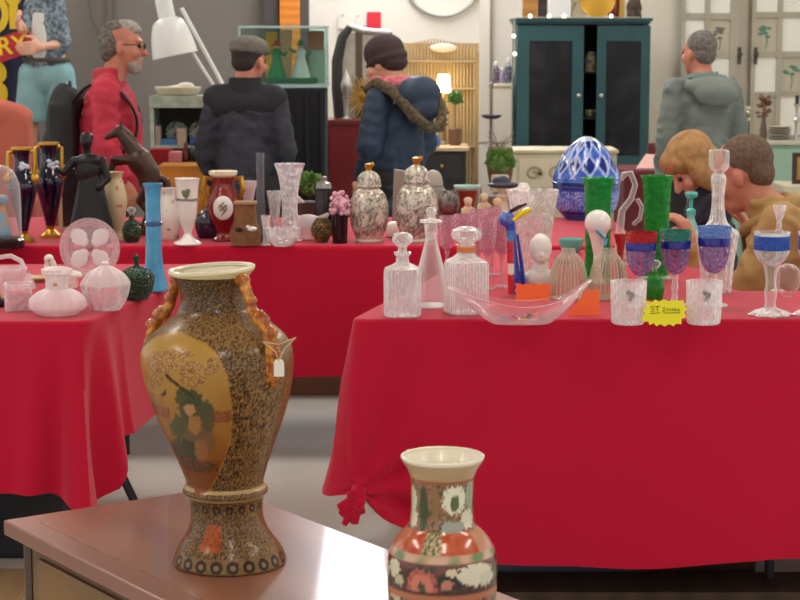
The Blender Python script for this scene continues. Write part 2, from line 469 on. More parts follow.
# things under the tables
def crate(name, label, cat, px0, px1, d, z0, z1, dep, m, lid=None):
    x0, x1 = at_d(px0, 500, d).x, at_d(px1, 500, d).x
    t = thing(name, label, cat, ((x0 + x1) / 2, d, z0)); w2 = (x1 - x0) / 2
    hh = z1 - z0
    G().bbox((-w2, 0, 0), (w2, dep, hh * .86)).build('body', m, t, bevel=.008)
    G().bbox((-w2 - .008, -.008, hh * .862), (w2 + .008, dep + .008, hh)).build('lid', lid or m, t, bevel=.006)
    return t
crate('storage_box', 'grey blue storage box on the floor under the knotted red cloth', 'box', 492, 640, 5.2, 0, .27, .26, mat('box_blue_grey', '6a7690', .6))
crate('cardboard_box', 'dark brown cardboard box under the table beside the grey blue box', 'box', 652, 758, 5.2, 0, .24, .26, mat('box_brown', '4a3324', .8))
crate('wooden_crate', 'dark brown wooden crate on the floor beneath the rear red cloth', 'crate', 240, 420, 7.93, 0, .24, .3, mat('crate_brown', '9a6a52', .7, wave=(3, '8a5c46', 'Z', 3)))
def bag(name, label, px0, px1, d, z1, m):
    x0, x1 = at_d(px0, 520, d).x, at_d(px1, 520, d).x; w2 = (x1 - x0) / 2
    t = thing(name, label, 'bag', ((x0 + x1) / 2, d + .12, 0))
    g = G(); g.box((0, 0, z1 * .5), (w2 * 2, .22, z1), taper=.8); g.ell((0, 0, z1 * .5), (w2 * 1.02, .13, z1 * .5))
    g.build('body', m, t, remesh=.012, sm=6)
    g = G(); g.tube([(-w2 * .5, 0, z1 * .96), (-w2 * .4, 0, z1 * 1.2), (w2 * .4, 0, z1 * 1.2), (w2 * .5, 0, z1 * .96)], .012); g.build('handle', m, t)
    return t
pk = G().box((.72, 5.03, .014), (1.0, .2, .028)).build('shade_strip', mat('floor_shade_dark', '4a3828', .7, wave=(3, '3c2c20', 'X', 3)), bevel=.003)  # added strip, its dark brown stands in for the shaded floor below the hem
tag(pk, 'added dark strip standing in for shade on the floor before the grey blue storage box', 'shade_strip')
blk = mat('black_nylon', '24262c', .7, bump=(60, .2))
bag('holdall', 'black holdall on the floor beneath the cloth of pale glass bowls', -30, 66, 5.35, .33, blk)
b2 = G().box((0, 0, .012), (.36, .5, .024)).build('floor_board', mat('beige_board', 'b79b74', .6, wave=(3, 'a98c64', 'X', 3)), loc=(-1.2, 4.93, 0), bevel=.003)
tag(b2, 'beige wooden board lying on the floor by the low cupboard', 'board')
# ---------------------------------------------------------------- painted surfaces
def nz(x, y, z=0): return noise.noise(Vector((x, y, z)))
def mixc(a, b, t):
    t = min(1, max(0, t)); return tuple(p * (1 - t) + q * t for p, q in zip(a, b))
K = lambda h: lin(h)
painted = mat('painted_porcelain', vcol=True, rough=.18, coat=.4)
painted_sat = mat('painted_satsuma', vcol=True, rough=.32, coat=.12, spec=.35)
painted_matt = mat('painted_earthenware', vcol=True, rough=.4)
amber = mat('amber_glaze', '96480c', .25, mix=(60, 'dc922c', .42, .66), coat=.4)
cream = mat('cream_glaze', 'efe6cf', .3, coat=.3)

# big mottled vase
p0, u0 = spot(230, 577, WZ, 54)
VH = (568 - 264) / 1.03
prof = [(y, w) for y, w in ((572, 50), (569, 55), (566, 56.5), (560, 55), (550, 50.5), (540, 43.5), (530, 38.5), (520, 36), (505, 36), (498, 38.5), (494, 42), (490, 41.5), (486, 38.5), (480, 39), (460, 45.5), (440, 53), (420, 61), (400, 67.5), (380, 72.5), (365, 74.5), (355, 75), (345, 73.5), (335, 68), (325, 58), (316, 46), (308, 37), (300, 33), (290, 32), (280, 34), (273, 37), (269, 40.5), (266.5, 42.5), (265, 42.5), (264, 41.5))]
pv = [(w * u0, max(0, (568 - y) / 1.03) * u0) for y, w in prof]
pv = curve(pv, 10)
vin = [(r - 4 * u0, h) for r, h in pv if h > 215 * u0][::-1]
vh = VH * u0
def lean(v):
    w_ = smooth01(.55, 1, v.z / vh)
    return Vector((v.x - .049 * v.z, v.y, v.z + .06 * v.x * w_))
def vase_col(co):
    z = co.z / u0 * 1.03; y = 568 - z; x = (co.x + .049 * co.z) / u0; yy = co.y / u0
    th = math.degrees(math.atan2(x, -yy)); X = x + 230 - .049 * z
    if y < 271 and math.hypot(x, yy) > 0:
        return mixc(K('efe3bd'), K('d9c793'), .5 + .5 * nz(th * .2, y))
    # painted reserve
    e = [(322, -40, -30), (330, -66, -2), (340, -76, 7), (360, -82, 13), (400, -84, 16), (430, -80, 14), (450, -74, 8), (470, -66, -4), (484, -52, -18), (491, -36, -30)]
    inside = 0
    if e[0][0] < y < e[-1][0]:
        for a, b in zip(e, e[1:]):
            if a[0] <= y <= b[0]:
                t = (y - a[0]) / (b[0] - a[0]); lo = a[1] + (b[1] - a[1]) * t; hi = a[2] + (b[2] - a[2]) * t
                inside = min(th - lo, hi - th)
    n1 = nz(th * .22, y * .26, 3); n2 = nz(th * .72, y * .76, 9); n3 = nz(th * .06, y * .05, 5)
    if inside > 0:
        if inside < 1.2: return mixc(K('7a4a20'), K('b98a3c'), .5 + n2)
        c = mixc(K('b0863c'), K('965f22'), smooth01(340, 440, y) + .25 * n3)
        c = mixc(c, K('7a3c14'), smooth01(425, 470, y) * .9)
        for bx, by, rx, ry in ((172, 352, 17, 12), (163, 366, 11, 14), (203, 360, 14, 13), (190, 342, 14, 6), (222, 352, 7, 9)):
            d = ((X - bx) / rx) ** 2 + ((y - by) / ry) ** 2
            if d < 1 and n2 + n1 * .5 > -.28: c = mixc(c, K('7a4020') if n2 < .1 else K('b8905a'), .75)
        d = abs((y - 362) - (X - 176) * .75) if 176 < X < 205 else (abs((y - 372) + (X - 176) * .9 - 8) if 170 < X < 196 else 9)
        if d < 2.2 + n1: c = K('3a2a18')
        if 396 < y < 408 and (X < 178 or X > 216): c = mixc(c, K('7a3424'), .7 + n2)
        if 384 < y < 396 and (X < 172): c = mixc(c, K('8c5a30'), .5 + n1)
        for bx, by, rx, ry, col in ((198, 384, 14, 10, '2c3a22'), (204, 396, 17, 11, '35452a'), (196, 418, 19, 17, '3c4a2e'), (206, 430, 16, 20, '74543a'), (190, 443, 15, 14, '2a3822'), (203, 459, 21, 7, '26301c'), (216, 402, 7, 17, '4a4a2c'), (199, 396, 6, 6, 'c08a5c'), (203, 412, 6, 12, 'a8703c'), (208, 440, 7, 13, '96603a')):
            d = ((X - bx) / rx) ** 2 + ((y - by) / ry) ** 2 + n1 * .55
            if d < 1: c = mixc(c, K(col), .85 + .2 * n2)
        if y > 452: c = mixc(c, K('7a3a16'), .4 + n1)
        return c
    if 520 < y < 546 and -34 + (546 - y) * .25 < th < -4: return mixc(K('b0561e'), K('8a3c14'), .5 + n1)
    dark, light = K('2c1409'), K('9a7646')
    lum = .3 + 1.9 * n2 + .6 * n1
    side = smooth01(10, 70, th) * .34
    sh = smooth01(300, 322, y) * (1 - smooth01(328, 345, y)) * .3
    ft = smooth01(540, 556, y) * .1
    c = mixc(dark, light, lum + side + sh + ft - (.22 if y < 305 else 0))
    for yr in (487, 496):
        if abs(y - yr) < 1.6: c = mixc(c, K('c8a970'), .7)
    if 553 < y < 567:
        k = (th % 17) - 8.5; d = math.hypot(k * .95, y - 560)
        if d < 6.2: c = K('31190c') if d > 2.6 else K('8a6c40')
        else: c = mixc(c, K('86683c'), .6)
    if y > 568.5: c = K('2a160c')
    if 501 < y < 512:
        k = (th % 20) - 10; d = math.hypot(k * .7, y - 506)
        if 2 < d < 4.5: c = K('2c170c')
    return c
big = thing('baluster_vase', 'tall brown and gold mottled vase with amber handles on the low wooden cupboard', 'vase', (p0.x, p0.y, WZ + .0006))
g = G(); g.lathe(pv, 440, caps=False)
g.v = [lean(v) for v in g.v]
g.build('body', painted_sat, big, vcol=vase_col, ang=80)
g = G(); g.lathe(vin + [(.001, vin[-1][1])], 96, caps=False); g.v = [lean(v) for v in g.v]; g.build('lining', cream, big, ang=80)
def rim_pt(v): return lean(Vector(v))
g = G(); rp = [(41.5 * u0 - .0004, 0), (42.6 * u0, .4 * u0), (42.8 * u0, 1.4 * u0), (41.6 * u0, 2.2 * u0), (39 * u0, 1.6 * u0), (37 * u0, -.6 * u0)]
g.lathe([(r, h + vh - 1.2 * u0) for r, h in rp], 96); g.f = [f for f in g.f if len(f) == 4]; g.m = g.m[:len(g.f)]
g.v = [lean(v) for v in g.v]; g.build('rim', cream, big)
def handle(sgn, rotz):
    R = Matrix.Rotation(rotz, 3, 'Z'); g = G()
    P = [(33, 288), (40, 284), (46, 275), (49, 265), (53, 256), (59, 249), (67, 243), (73, 236), (76.5, 227), (78, 217), (78, 206), (77.5, 196), (75, 186)]
    pts = [R @ Vector((sgn * r * u0, 0, h * u0)) for r, h in P]
    g.tube(pts, [5 * u0, 6 * u0, 6 * u0, 5 * u0, 5.5 * u0, 6 * u0, 6 * u0, 6 * u0, 5.5 * u0, 5.5 * u0, 5 * u0, 4.5 * u0, 3.5 * u0], 12)
    for i in (1, 3, 5, 7, 9): g.ell(pts[i] + R @ Vector((sgn * 2.4 * u0, 0, 0)), (6.2 + (i % 3)) * u0)
    g.ell(R @ Vector((sgn * 66 * u0, 0, 247 * u0)), 7.4 * u0)
    for k in (-1, 1): g.tube([pts[6], pts[8] + R @ Vector((0, k * 5 * u0, 0)), pts[12] + R @ Vector((-sgn * 1 * u0, k * 7 * u0, 4 * u0))], [3 * u0, 4 * u0, 2 * u0], 8)
    g.v = [lean(v) for v in g.v]
    g.build('handle', amber, big, remesh=1.1 * u0, sm=2)
handle(1, math.radians(-40)); handle(-1, math.radians(-28))
# price tag on its string
tg = at_d(279, 368, p0.y - .12)
t = thing('price_tag', 'small white paper price tag hanging on the tall mottled vase', 'tag', tg)
g = G(); g.prism([(-.0095, -.016), (.0095, -.016), (.0095, .010), (.006, .016), (-.006, .016), (-.0095, .010)], -.0006, .0006); g.build('paper', mat('paper_white', 'eee8da', .8), t)
g = G(); g.tube([(0, 0, .013), (-.006, .0, .03), (-.03, .002, .049)], .0012, 6); g.tube([(0, 0, .013), (.01, .008, .035), (.030, .030, .052)], .0012, 6); g.tube([(-.03, .002, .049), (0, -.012, .046), (.030, .030, .052)], .0012, 6); g.build('string', mat('string_white', 'c8b890', .9), t)

# small painted vase
p1, u1 = spot(442, 676, WZ, 40)
sy = lambda y: (664 - y) / .975
ps = [(y, w) for y, w in ((664, 36), (662, 39), (655, 40), (640, 43), (620, 49.5), (600, 53.6), (575, 54.6), (559, 54), (552, 52.5), (546, 50), (540, 46.5), (534, 41.5), (529, 36), (524, 32.5), (515, 31), (500, 30.6), (485, 31), (478, 32), (471, 34.5), (465, 38.5), (461, 40.8), (459.5, 41.2))]
sp = curve([(w * u1, sy(y) * u1) for y, w in ps], 8)
sin_ = [(r - 2.2 * u1, h) for r, h in sp if h > sy(545) * u1][::-1]
lipz = sp[-1][1]
def svase_col(co):
    z = co.z / u1; y = 664 - z * .975; r = math.hypot(co.x, co.y) / u1
    th = math.degrees(math.atan2(co.x, -co.y)); n1 = nz(th * .1, y * .13, 1); n2 = nz(th * .3, y * .38, 4); n3 = nz(th * .055, y * .07, 8)
    white, green, red, pink, dgreen = K('cfc6a4'), K('4a6238'), K('a03418'), K('b86a54'), K('20281a')
    if y < 478: return mixc(K('c9b08a'), K('b89a70'), smooth01(466, 478, y)) if y > 462 else K('efe6d2')
    if y < 481: return K('a05a3c')
    if y < 527:
        c = mixc(pink, green, .5 + 1.6 * n2)
        c = mixc(c, dgreen, 1.6 * n1 - .1)
        for a, b, ra, rb, cc in ((22, 496, 24, 14, 'e4e0c8'), (22, 499, 9, 8, '56683c'), (60, 492, 15, 16, '9aa090'), (52, 516, 18, 9, 'd8d4bc'), (-72, 498, 16, 12, 'd8d2b4'), (-68, 516, 15, 9, 'dcd6ba'), (-38, 505, 9, 22, '3a4426'), (18, 522, 22, 6, '9a9c90'), (-14, 500, 7, 20, '8c6a44')):
            d = ((th - a) / ra) ** 2 + ((y - b) / rb) ** 2 + n2 * .7
            if d < 1: c = K(cc)
        return c
    if y < 545:
        c = mixc(K('b84624'), K('c4694a'), .5 + n1)
        if -26 < th < -2: c = mixc(K('54683c'), K('d0b090'), .5 + 1.6 * n2)
        if th > 45: c = mixc(c, K('c8a888'), .5)
        if th < -55: c = mixc(c, K('c8886c'), .4)
        return c
    if y < 552: return mixc(K('6e8450'), K('d0a890'), .5 + 1.8 * n3)
    if y < 579:
        if y < 554: return K('8a4630')
        c = mixc(dgreen, K('6a3426'), .5 + 1.7 * n1)
        for a, b, ra, rb, cc in ((-23, 573, 17, 15, 'b86050'), (-23, 573, 12, 10, 'cf7a68'), (-23, 575, 4, 5, '4a4a30'), (38, 564, 24, 10, 'ddd8c2'), (52, 570, 12, 7, 'd0d0b8'), (-62, 562, 11, 8, 'd8d4b8'), (-52, 572, 8, 5, 'c4b890'), (4, 572, 6, 5, 'c08070'), (80, 566, 14, 9, '6a8060'), (-88, 568, 14, 9, 'd8d4b8'), (8, 560, 6, 4, 'd8c8a8')):
            d = ((th - a) / ra) ** 2 + ((y - b) / rb) ** 2 + n2 * .8
            if d < 1: c = K(cc)
        return c
    if y < 583: return K('3c1c14')
    if y < 588: return K('b8704e')
    if y < 650:
        c = mixc(K('b06a50'), K('4c5a38'), .5 + 1.5 * n1)
        if n3 > .12: c = mixc(c, white, .9)
        if n2 > .35: c = dgreen
        return c
    return mixc(K('9a4a30'), white, .5 + n1)
sv = thing('painted_vase', 'short porcelain vase painted with green, pink and orange flowers, cream inside', 'vase', (p1.x, p1.y, WZ + .0006))
G().lathe(sp, 300, caps=False).build('body', painted, sv, vcol=svase_col, ang=80)
li = [(41.2 * u1, lipz), (41.2 * u1, lipz + 1.0 * u1), (40.2 * u1, lipz + 1.6 * u1), (39 * u1, lipz + .8 * u1)] + [(r, h - .5 * u1) for r, h in sin_[1:]]
g = G(); g.lathe(li + [(.001, li[-1][1] - .002)], 96, caps=False); g.build('lining', mat('cream_lining', 'f0e8d4', .35, coat=.3), sv, ang=80)

# ---------------------------------------------------------------- glass and glazes
clear = glass('clear_glass', 'fafcfc', 'ffffff', dens=.1, edge=1.0, power=1.6)
cut = glass('cut_crystal', 'fefdfd', 'ffffff', dens=.22, edge=1.0, cut=(48, .5), power=1.5)
pressed = glass('pressed_glass', 'fefafb', 'fffcfd', dens=.26, edge=1.0, cut=(60, .25), power=1.3)
milky = glass('frosted_glass', 'fff4f6', 'f8f0f2', dens=.5, edge=.45, rough=.35)
pinkg = glass('pink_crystal', 'f9e0ea', 'fad2e0', dens=.25, edge=.75, cut=(120, .6), power=1.5)
greeng = glass('green_glass', 'b0eec0', '1cb450', dens=.24, edge=.7, cut=(60, .5))
dgreeng = glass('bottle_green_glass', '0c5a34', '0c4a2a', dens=.55, edge=.4, cut=(160, .6))
purpleg = glass('purple_cut_glass', 'dccced', 'b09ad8', dens=.26, edge=.7, cut=(70, .8))
navyg = glass('navy_glass', '7070c8', '2a2eb0', dens=.55, edge=.4)
blueg = glass('blue_cut_glass', '80b0f4', '2e74e0', dens=.5, edge=.35, cut=(140, .6))
skyg = glass('sky_blue_glass', 'b4d0f8', '86b6f8', dens=.5, edge=.4, cut=(140, .6))
tealg = glass('teal_glass', '90d8cc', '3eaa9c', dens=.5, edge=.4, cut=(140, .6))
redg = glass('red_glass', 'f07078', 'd8262e', dens=.5, edge=.4, cut=(140, .6))
azure = mat('azure_glass', '2f8fc4', .12, mix=(18, '4aa6d4', .3, .7), coat=.5)
azure_d = mat('azure_dark', '1c4f86', .15, coat=.5)
white = mat('white_porcelain', 'f2efea', .25, coat=.4)
bisque = mat('bisque_white', 'ece8e2', .55)
black = mat('black_glaze', '141418', .2, coat=.4)
bronze = mat('dark_bronze', '1e1e20', .38, .4, bump=(60, .2))
bronze_b = mat('brown_bronze', '4a3222', .4, .3, mix=(14, '36241a', .35, .65), bump=(50, .2))
gold = mat('gilt', 'c89a3c', .28, .85)
navy = mat('navy_glaze', '10122c', .12, coat=.6)
maroon = mat('maroon_glaze', '7a1c1c', .2, mix=(20, '8c2a22', .3, .7), coat=.5)
orange_card = mat('orange_card', 'ff7038', .7)
yellow_card = mat('yellow_card', 'f2e62a', .7)
ink = mat('ink', '5a5a10', .8)
beige = mat('beige_ceramic', 'd8c8a8', .5, mix=(30, 'b89a78', .4, .7))
brownc = mat('brown_ceramic', '8a5e38', .5, mix=(40, '6e4626', .4, .7))

# ------------- on the knotted red cloth (front)
def stop(r, h): return [(r * .45, h), (r * .4, h + r * .35), (r * .95, h + r * .9), (r * 1.02, h + r * 1.3), (r * .75, h + r * 1.75), (0, h + r * 1.9)]
ware('decanter', 'square clear ribbed decanter at the knotted corner of the red cloth', 'decanter', 402.5, 318.5, [
    ('body', pressed, [(17, 0), (18.5, 1.5), (18.5, 44), (17.5, 48), (10, 51.5), (6.5, 54), (6, 60), (8.5, 62), (8.5, 64)], {'sq': .55, 'rib': (36, .02), 'seg': 144, 'wall': 1.6, 'curve': 0, 'ang': 20}),
    ('stopper', cut, [(4.5, 60), (4.2, 65)] + stop(10.2, 65), {'seg': 10, 'ang': 10, 'curve': 0})])
ware('ship_decanter', 'conical clear decanter with flat disc stopper between the two square decanters', 'decanter', 431, 309, [
    ('body', clear, [(19, 0), (20.5, 2), (20, 8), (15, 30), (10, 50), (6.5, 64), (5.5, 70), (6.2, 73)], {'wall': 1.3}),
    ('stopper', cut, [(5.0, 68), (6.2, 73), (7.2, 83), (11, 84), (11, 86.5), (5.5, 87.5), (3, 89), (4.5, 92), (5.4, 95), (4, 98.5), (0, 99.5)], {'curve': 0})])
ware('decanter', 'square clear decanter with wide disc stopper and orange neck ribbon', 'decanter', 466, 316, [
    ('body', pressed, [(19, 0), (20.5, 1.5), (20.5, 48), (19, 52), (12, 56), (8, 60), (7, 66), (9, 69)], {'sq': .55, 'rib': (40, .018), 'seg': 160, 'wall': 1.6, 'curve': 0, 'ang': 20}),
    ('ribbon', mat('orange_ribbon', 'd8763c', .6), [(8.4, 61.5), (9.6, 62), (9.6, 66), (8, 66.6)], {'curve': 0}),
    ('stopper', cut, [(6, 66), (6, 70), (9, 71.5), (14.5, 75), (15.5, 79), (14, 83.5), (8, 86.5), (0, 87)], {'seg': 12, 'ang': 12, 'curve': 0})], rz=.3)
def boat(g, u):
    n, m = 72, 14; vs = []; fs = []
    def shell(off):
        for j in range(m + 1):
            t = j / m
            for i in range(n):
                a = 2 * PI * i / n; ca, sa = math.cos(a), math.sin(a)
                X = ca * (27 + 44 * t ** 1.25) ; Y = sa * (9 + 17 * math.sin(t * PI / 2)) * (1 - .15 * abs(ca) ** 3 * t)
                up = (25 * abs(ca) ** 2.3 if ca > 0 else 18 * abs(ca) ** 1.5) + 20
                Z = t ** 1.6 * up
                if ca < -.5 and t > .6: X -= (t - .6) * (-ca - .5) * 18; Z -= (t - .75) * (-ca - .5) * 8
                k = 1 - off * .03
                vs.append((X * k, Y * (1 - off * .09), Z + off * 1.7 * (1 - t)))
    shell(0); shell(1); N = (m + 1) * n
    for j in range(m):
        for i in range(n):
            k = (i + 1) % n
            fs.append((j * n + i, j * n + k, (j + 1) * n + k, (j + 1) * n + i)); fs.append((N + j * n + i, N + (j + 1) * n + i, N + (j + 1) * n + k, N + j * n + k))
    for i in range(n):
        k = (i + 1) % n; fs.append((m * n + i, m * n + k, N + m * n + k, N + m * n + i))
    fs.append(tuple(range(n))[::-1]); fs.append(tuple(N + i for i in range(n)))
    g.add([(x * u, y * u, z * u) for x, y, z in vs], fs)
bp, bu = spot(521, 325.5, TZ, 9)
ware('boat_dish', 'long boat shaped clear glass dish with swept up ends, filled with sweets', 'dish', 521, 325.5, [('body', glass('boat_glass', 'fdecf0', 'fbeef2', dens=.08, edge=1.0, power=1.7), boat)], rb=9)
for i, (dx, dy, h, col, nm) in enumerate(((-17, -1, 3.6, '7a70b0', 'lavender wrapped sweet in the boat shaped glass dish'), (2, -2, 3.6, 'f0b040', 'yellow wrapped sweet in the boat shaped glass dish'), (8, 2, 6.5, '4a3430', 'dark chocolate sweet in the boat shaped glass dish'), (20, -1, 3.8, '6e7a3c', 'olive green wrapped sweet in the boat shaped glass dish'), (13, 4, 8.5, 'f09060', 'orange wrapped sweet in the boat shaped glass dish'), (-8, 3, 4.2, 'c83848', 'red wrapped sweet in the boat shaped glass dish'))):
    g = G(); g.ell((0, 0, 0), (4.6 * bu, 3.2 * bu, 3 * bu))
    for s in (-1, 1): g.lathe([(.6 * bu, 0), (2.8 * bu, 3 * bu)], 8, c=(0, 0, 0)); 
    g.v = [v for v in g.v]
    o = g.build('wrapped_sweet', mat('sweet_' + col, col, .3), loc=(bp.x + dx * bu, bp.y + dy * bu, TZ + h * bu + .002), rz=i * .7)
    tag(o, nm, 'sweet', 'sweets in the boat shaped dish')
def card(name, label, px, y, w, h, m, pts=None, d=0, lean_=.25, z0=TZ):
    p = at_z(px, y, z0); u = unit(p); g = G()
    if not pts: pts = [(-w / 2, 0), (w / 2, 0), (w / 2, h), (-w / 2, h)]
    g.prism([(a * u, b * u) for a, b in pts], -.0009, .0009)
    o = g.build(name, m, smooth=False); o.location = (p.x, p.y, p.z + .001); o.rotation_euler = (-lean_, 0, d); tag(o, label, 'price card'); return o, u
zig = lambda n, a, b: [(a + (b - a) * i / n) for i in range(n + 1)]
def zigzag(w, h, n=9, amp=1.4):
    pts = []
    for i in range(n): pts.append((-w / 2 + w * i / n, amp * (i % 2)))
    for i in range(5): pts.append((w / 2 - amp * (i % 2), h * i / 5))
    for i in range(n): pts.append((w / 2 - w * i / n, h - amp * (i % 2)))
    for i in range(5): pts.append((-w / 2 + amp * (i % 2), h - h * i / 5))
    return pts
card('price_card', 'blank orange price card with jagged edge standing behind the boat shaped dish', 533, 302, 36, 18.5, orange_card, zigzag(36, 18.5))
card('price_card', 'plain slanted orange price card beneath the upswept tip of the boat shaped dish', 585, 316, 30, 25, orange_card, [(-18, 0), (14, 0), (15, 26), (2, 26)])
yc, yu = card('price_card', 'yellow starburst price card with handwriting at the front of the red cloth', 664.5, 327, 44, 27, yellow_card, [(-21, 5), (-23, 9), (-19, 13), (-22, 18), (-17, 20), (-19, 26), (-12, 24.5), (-9, 27.5), (-5, 25), (0, 27.5), (5, 25.5), (10, 27.5), (13, 25.5), (19, 27), (20, 21), (23, 18.5), (20, 14), (22, 9.5), (17, 8), (17, 2.5), (12, 3), (9, .3), (5, 2.5), (0, .2), (-4, 2.5), (-8, .3), (-11, 3.5), (-15, 1.5), (-16, 5)])
g = G()
for st in ([(-10, 20), (-13, 20.4), (-13.4, 18.6), (-10.4, 17.6), (-10.6, 15.6), (-13.6, 15.2)], [(-9, 20), (-4, 20.4)], [(-6.6, 20.2), (-7, 15.4)], [(-2, 18.6), (.4, 19), (0, 17), (-2, 15.2), (1, 15.2)], [(2, 16), (3.4, 18.4), (4.6, 15.6), (5.8, 18.2), (6.8, 15.6)], [(8, 15.6), (8.4, 18.4), (10, 17.6), (9.8, 15.6)], [(11, 18.6), (11.2, 15.8), (12.8, 16.2)], [(13.6, 16.8), (15.4, 17.4), (14.2, 18.2), (13.8, 15.8), (15.8, 15.6)], [(-14, 13.2), (-4, 13.8)], [(-1, 13.6), (16, 13.8)]):
    g.tube([(a * yu, -.0014, b * yu) for a, b in st], .0009, 5)
g.build('handwriting', ink, yc)
for cx, lb in ((628, 'pressed clear tumbler with dark crest beside the orange price card'), (703.5, 'pressed clear tumbler with dark crest below the crouching man\'s hand')):
    def crest(g, u):
        for a, b, r in ((-2, 33, 2.6), (1.5, 30.5, 3), (0, 27, 2)): g.ell((a * u, -16.3 * u, b * u), (r * u, .5 * u, r * u))
    ware('tumbler', lb, 'tumbler', cx, 326, [
        ('body', pressed, [(15, 0), (16.5, 1.5), (17, 6), (17.6, 25), (18, 43)], {'wall': 1.5, 'curve': 0, 'rib': (24, .012), 'seg': 96, 'ang': 20}),
        ('crest', mat('crest_dark', '40202a', .5), crest)], group='pressed tumblers by the yellow card', rb=15)
def goblet(cx, by, lb, band, s=1.0):
    P = lambda l: [(r * s, h * s) for r, h in l]
    return ware('goblet', lb, 'goblet', cx, by, [
        ('foot', cut, P([(14, 0), (14, 1), (8, 2.5), (3.4, 5), (2.6, 12), (4, 18), (2.6, 24), (3.4, 31)]), {'curve': 0}),
        ('bowl', purpleg, P([(3.4, 31), (8, 34), (12.4, 42), (14.4, 52), (14.8, 57)]), {'n': 3}),
        ('band', navyg, P([(14.8, 57), (15.2, 57.4), (15.6, 64.4), (15.2, 65)]), {'curve': 0}),
        ('rim', band, P([(15.2, 65), (15.6, 72), (16.2, 75), (15.4, 75), (14.6, 66)]), {'curve': 0})], group='cut glass goblets with coloured bowls')
goblet(640, 309, 'purple cut glass goblet with red rim band', redg)
goblet(674.5, 307, 'purple cut glass goblet with teal rim band', tealg)
goblet(713, 308, 'purple cut glass goblet with pale blue rim band, before the tall decanter', skyg, 1.06)
for cx, lb in ((770, 'blue banded crystal goblet with thick stem and wavy foot before the crouching man in tan'), (814, 'blue banded crystal goblet cut off by the edge of the photo')):
    ware('goblet', lb, 'goblet', cx, 318, [
        ('foot', cut, [(18, 0), (20, 1.2), (15, 4), (7, 7)], {'rib': (8, .13), 'seg': 96}),
        ('stem', clear, [(7, 7), (5, 12), (6.4, 22), (5, 34), (7.4, 48), (11, 55)], {'seg': 12, 'ang': 20}),
        ('bowl', cut, [(7.4, 50), (14, 57), (17, 63), (17.6, 66)], {'rib': (16, .02), 'seg': 64}),
        ('band', blueg, [(17.6, 66), (18, 66.2), (18, 80), (17.6, 80.2), (16.4, 79), (16.2, 67)], {'curve': 0}),
        ('rim', clear, [(17.4, 80), (18, 83.6), (17, 83.6), (16.6, 80)], {'curve': 0})], group='blue banded crystal goblets')
ware('glass_globe', 'round clear glass globe beside the stem of a blue banded goblet', 'globe', 787, 297, [
    ('body', glass('globe_glass', 'fdf2f2', dens=.1, edge=.8), [(5, 0), (5, 1), (9, 5), (12.6, 11), (13.6, 18), (12, 26), (7, 31), (0, 33)])])
ware('thistle_glass', 'small clear thistle shaped glass in front of the tan jacket', 'glass', 777.5, 292, [
    ('bowl', cut, [(2.5, 62), (2.6, 70), (4.6, 76), (6.6, 84), (6.4, 86)], {'wall': .8}),
    ('foot', clear, [(7, 0), (6.5, 1), (2, 3), (1.8, 30), (3, 46), (4.6, 58), (2.5, 62)])], rb=7)
# tall ones further in
ware('tall_decanter', 'tall clear ribbed decanter with square stopper in front of the crouching man', 'decanter', 716, 294, [
    ('body', cut, [(14, 0), (15, 2), (17, 30), (20.5, 54), (20.5, 60), (11, 68), (7.2, 78), (6, 96), (7.5, 112), (6, 118)], {'rib': (16, .03), 'seg': 96, 'wall': 1.4}),
    ('stopper', clear, [(5.4, 112), (5.6, 120), (9, 123), (10.4, 126), (10.4, 140), (9, 142), (0, 142)], {'seg': 8, 'ang': 10, 'curve': 0})])
ware('etched_vase', 'large wide clear etched glass vase behind the white bust', 'vase', 532, 276, [
    ('body', cut, [(16, 0), (17.5, 2), (17, 8), (19, 36), (22, 62), (25.5, 82), (26, 84)], {'wall': 1.4, 'rib': (40, .012), 'seg': 160})])
def bust(g, u):
    g.ell((0, 0, 47 * u), (11.5 * u, 12.5 * u, 13.5 * u)); g.ell((0, -3 * u, 40 * u), (8.5 * u, 9.5 * u, 9 * u)); g.cap((0, 1 * u, 36 * u), (0, 1 * u, 22 * u), 6.5 * u, 8.5 * u)
    g.ell((0, 1 * u, 16 * u), (17 * u, 10 * u, 11 * u)); g.lathe([(10 * u, 0), (11 * u, 2 * u), (8 * u, 6 * u), (9 * u, 12 * u)], 24)
    g.cap((0, -11 * u, 44 * u), (0, -13.2 * u, 41 * u), 1.2 * u, 1.7 * u); g.ell((0, 5 * u, 55 * u), (7 * u, 7 * u, 6 * u)); g.ell((0, -8 * u, 47.5 * u), (8 * u, 4 * u, 1.6 * u)); g.ell((0, -10.6 * u, 36 * u), (3.2 * u, 2 * u, 1.2 * u))
ware('bust', 'small white bisque bust standing before the wide etched vase', 'figurine', 540, 296, [('body', bisque, bust, {'remesh': 1.0})], rb=10)
for cx, lb, m in ((568, 'ribbed clear glass shade beside the white bust', clear), (608, 'ribbed clear glass shade beneath the white globe', clear)):
    ware('ribbed_shade', lb, 'glass shade', cx, 301, [('body', glass('ribbed_glass', 'f6f4ec', 'f2eee6', dens=.12, edge=.9, power=1.4), [(19, 0), (19.5, 2), (19, 14), (16.5, 30), (12, 40), (7, 46), (6.5, 50)], {'rib': (28, .045), 'seg': 224, 'wall': 1, 'ang': 60})], group='ribbed glass shades')
def hen(g, u):
    g.ell((0, 0, 62 * u), 13.4 * u); g.lathe([(9 * u, 0), (10 * u, 2 * u), (5 * u, 8 * u), (4 * u, 30 * u), (7 * u, 44 * u), (10 * u, 54 * u)], 24)
def ribbon(g, u):
    g.tube([(-3 * u, -12.6 * u, 56 * u), (3 * u, -11.4 * u, 50 * u), (8 * u, -9 * u, 46 * u), (6 * u, -10.6 * u, 40 * u)], [2 * u, 3 * u, 2.6 * u, 1.8 * u], 8, flat=.5)
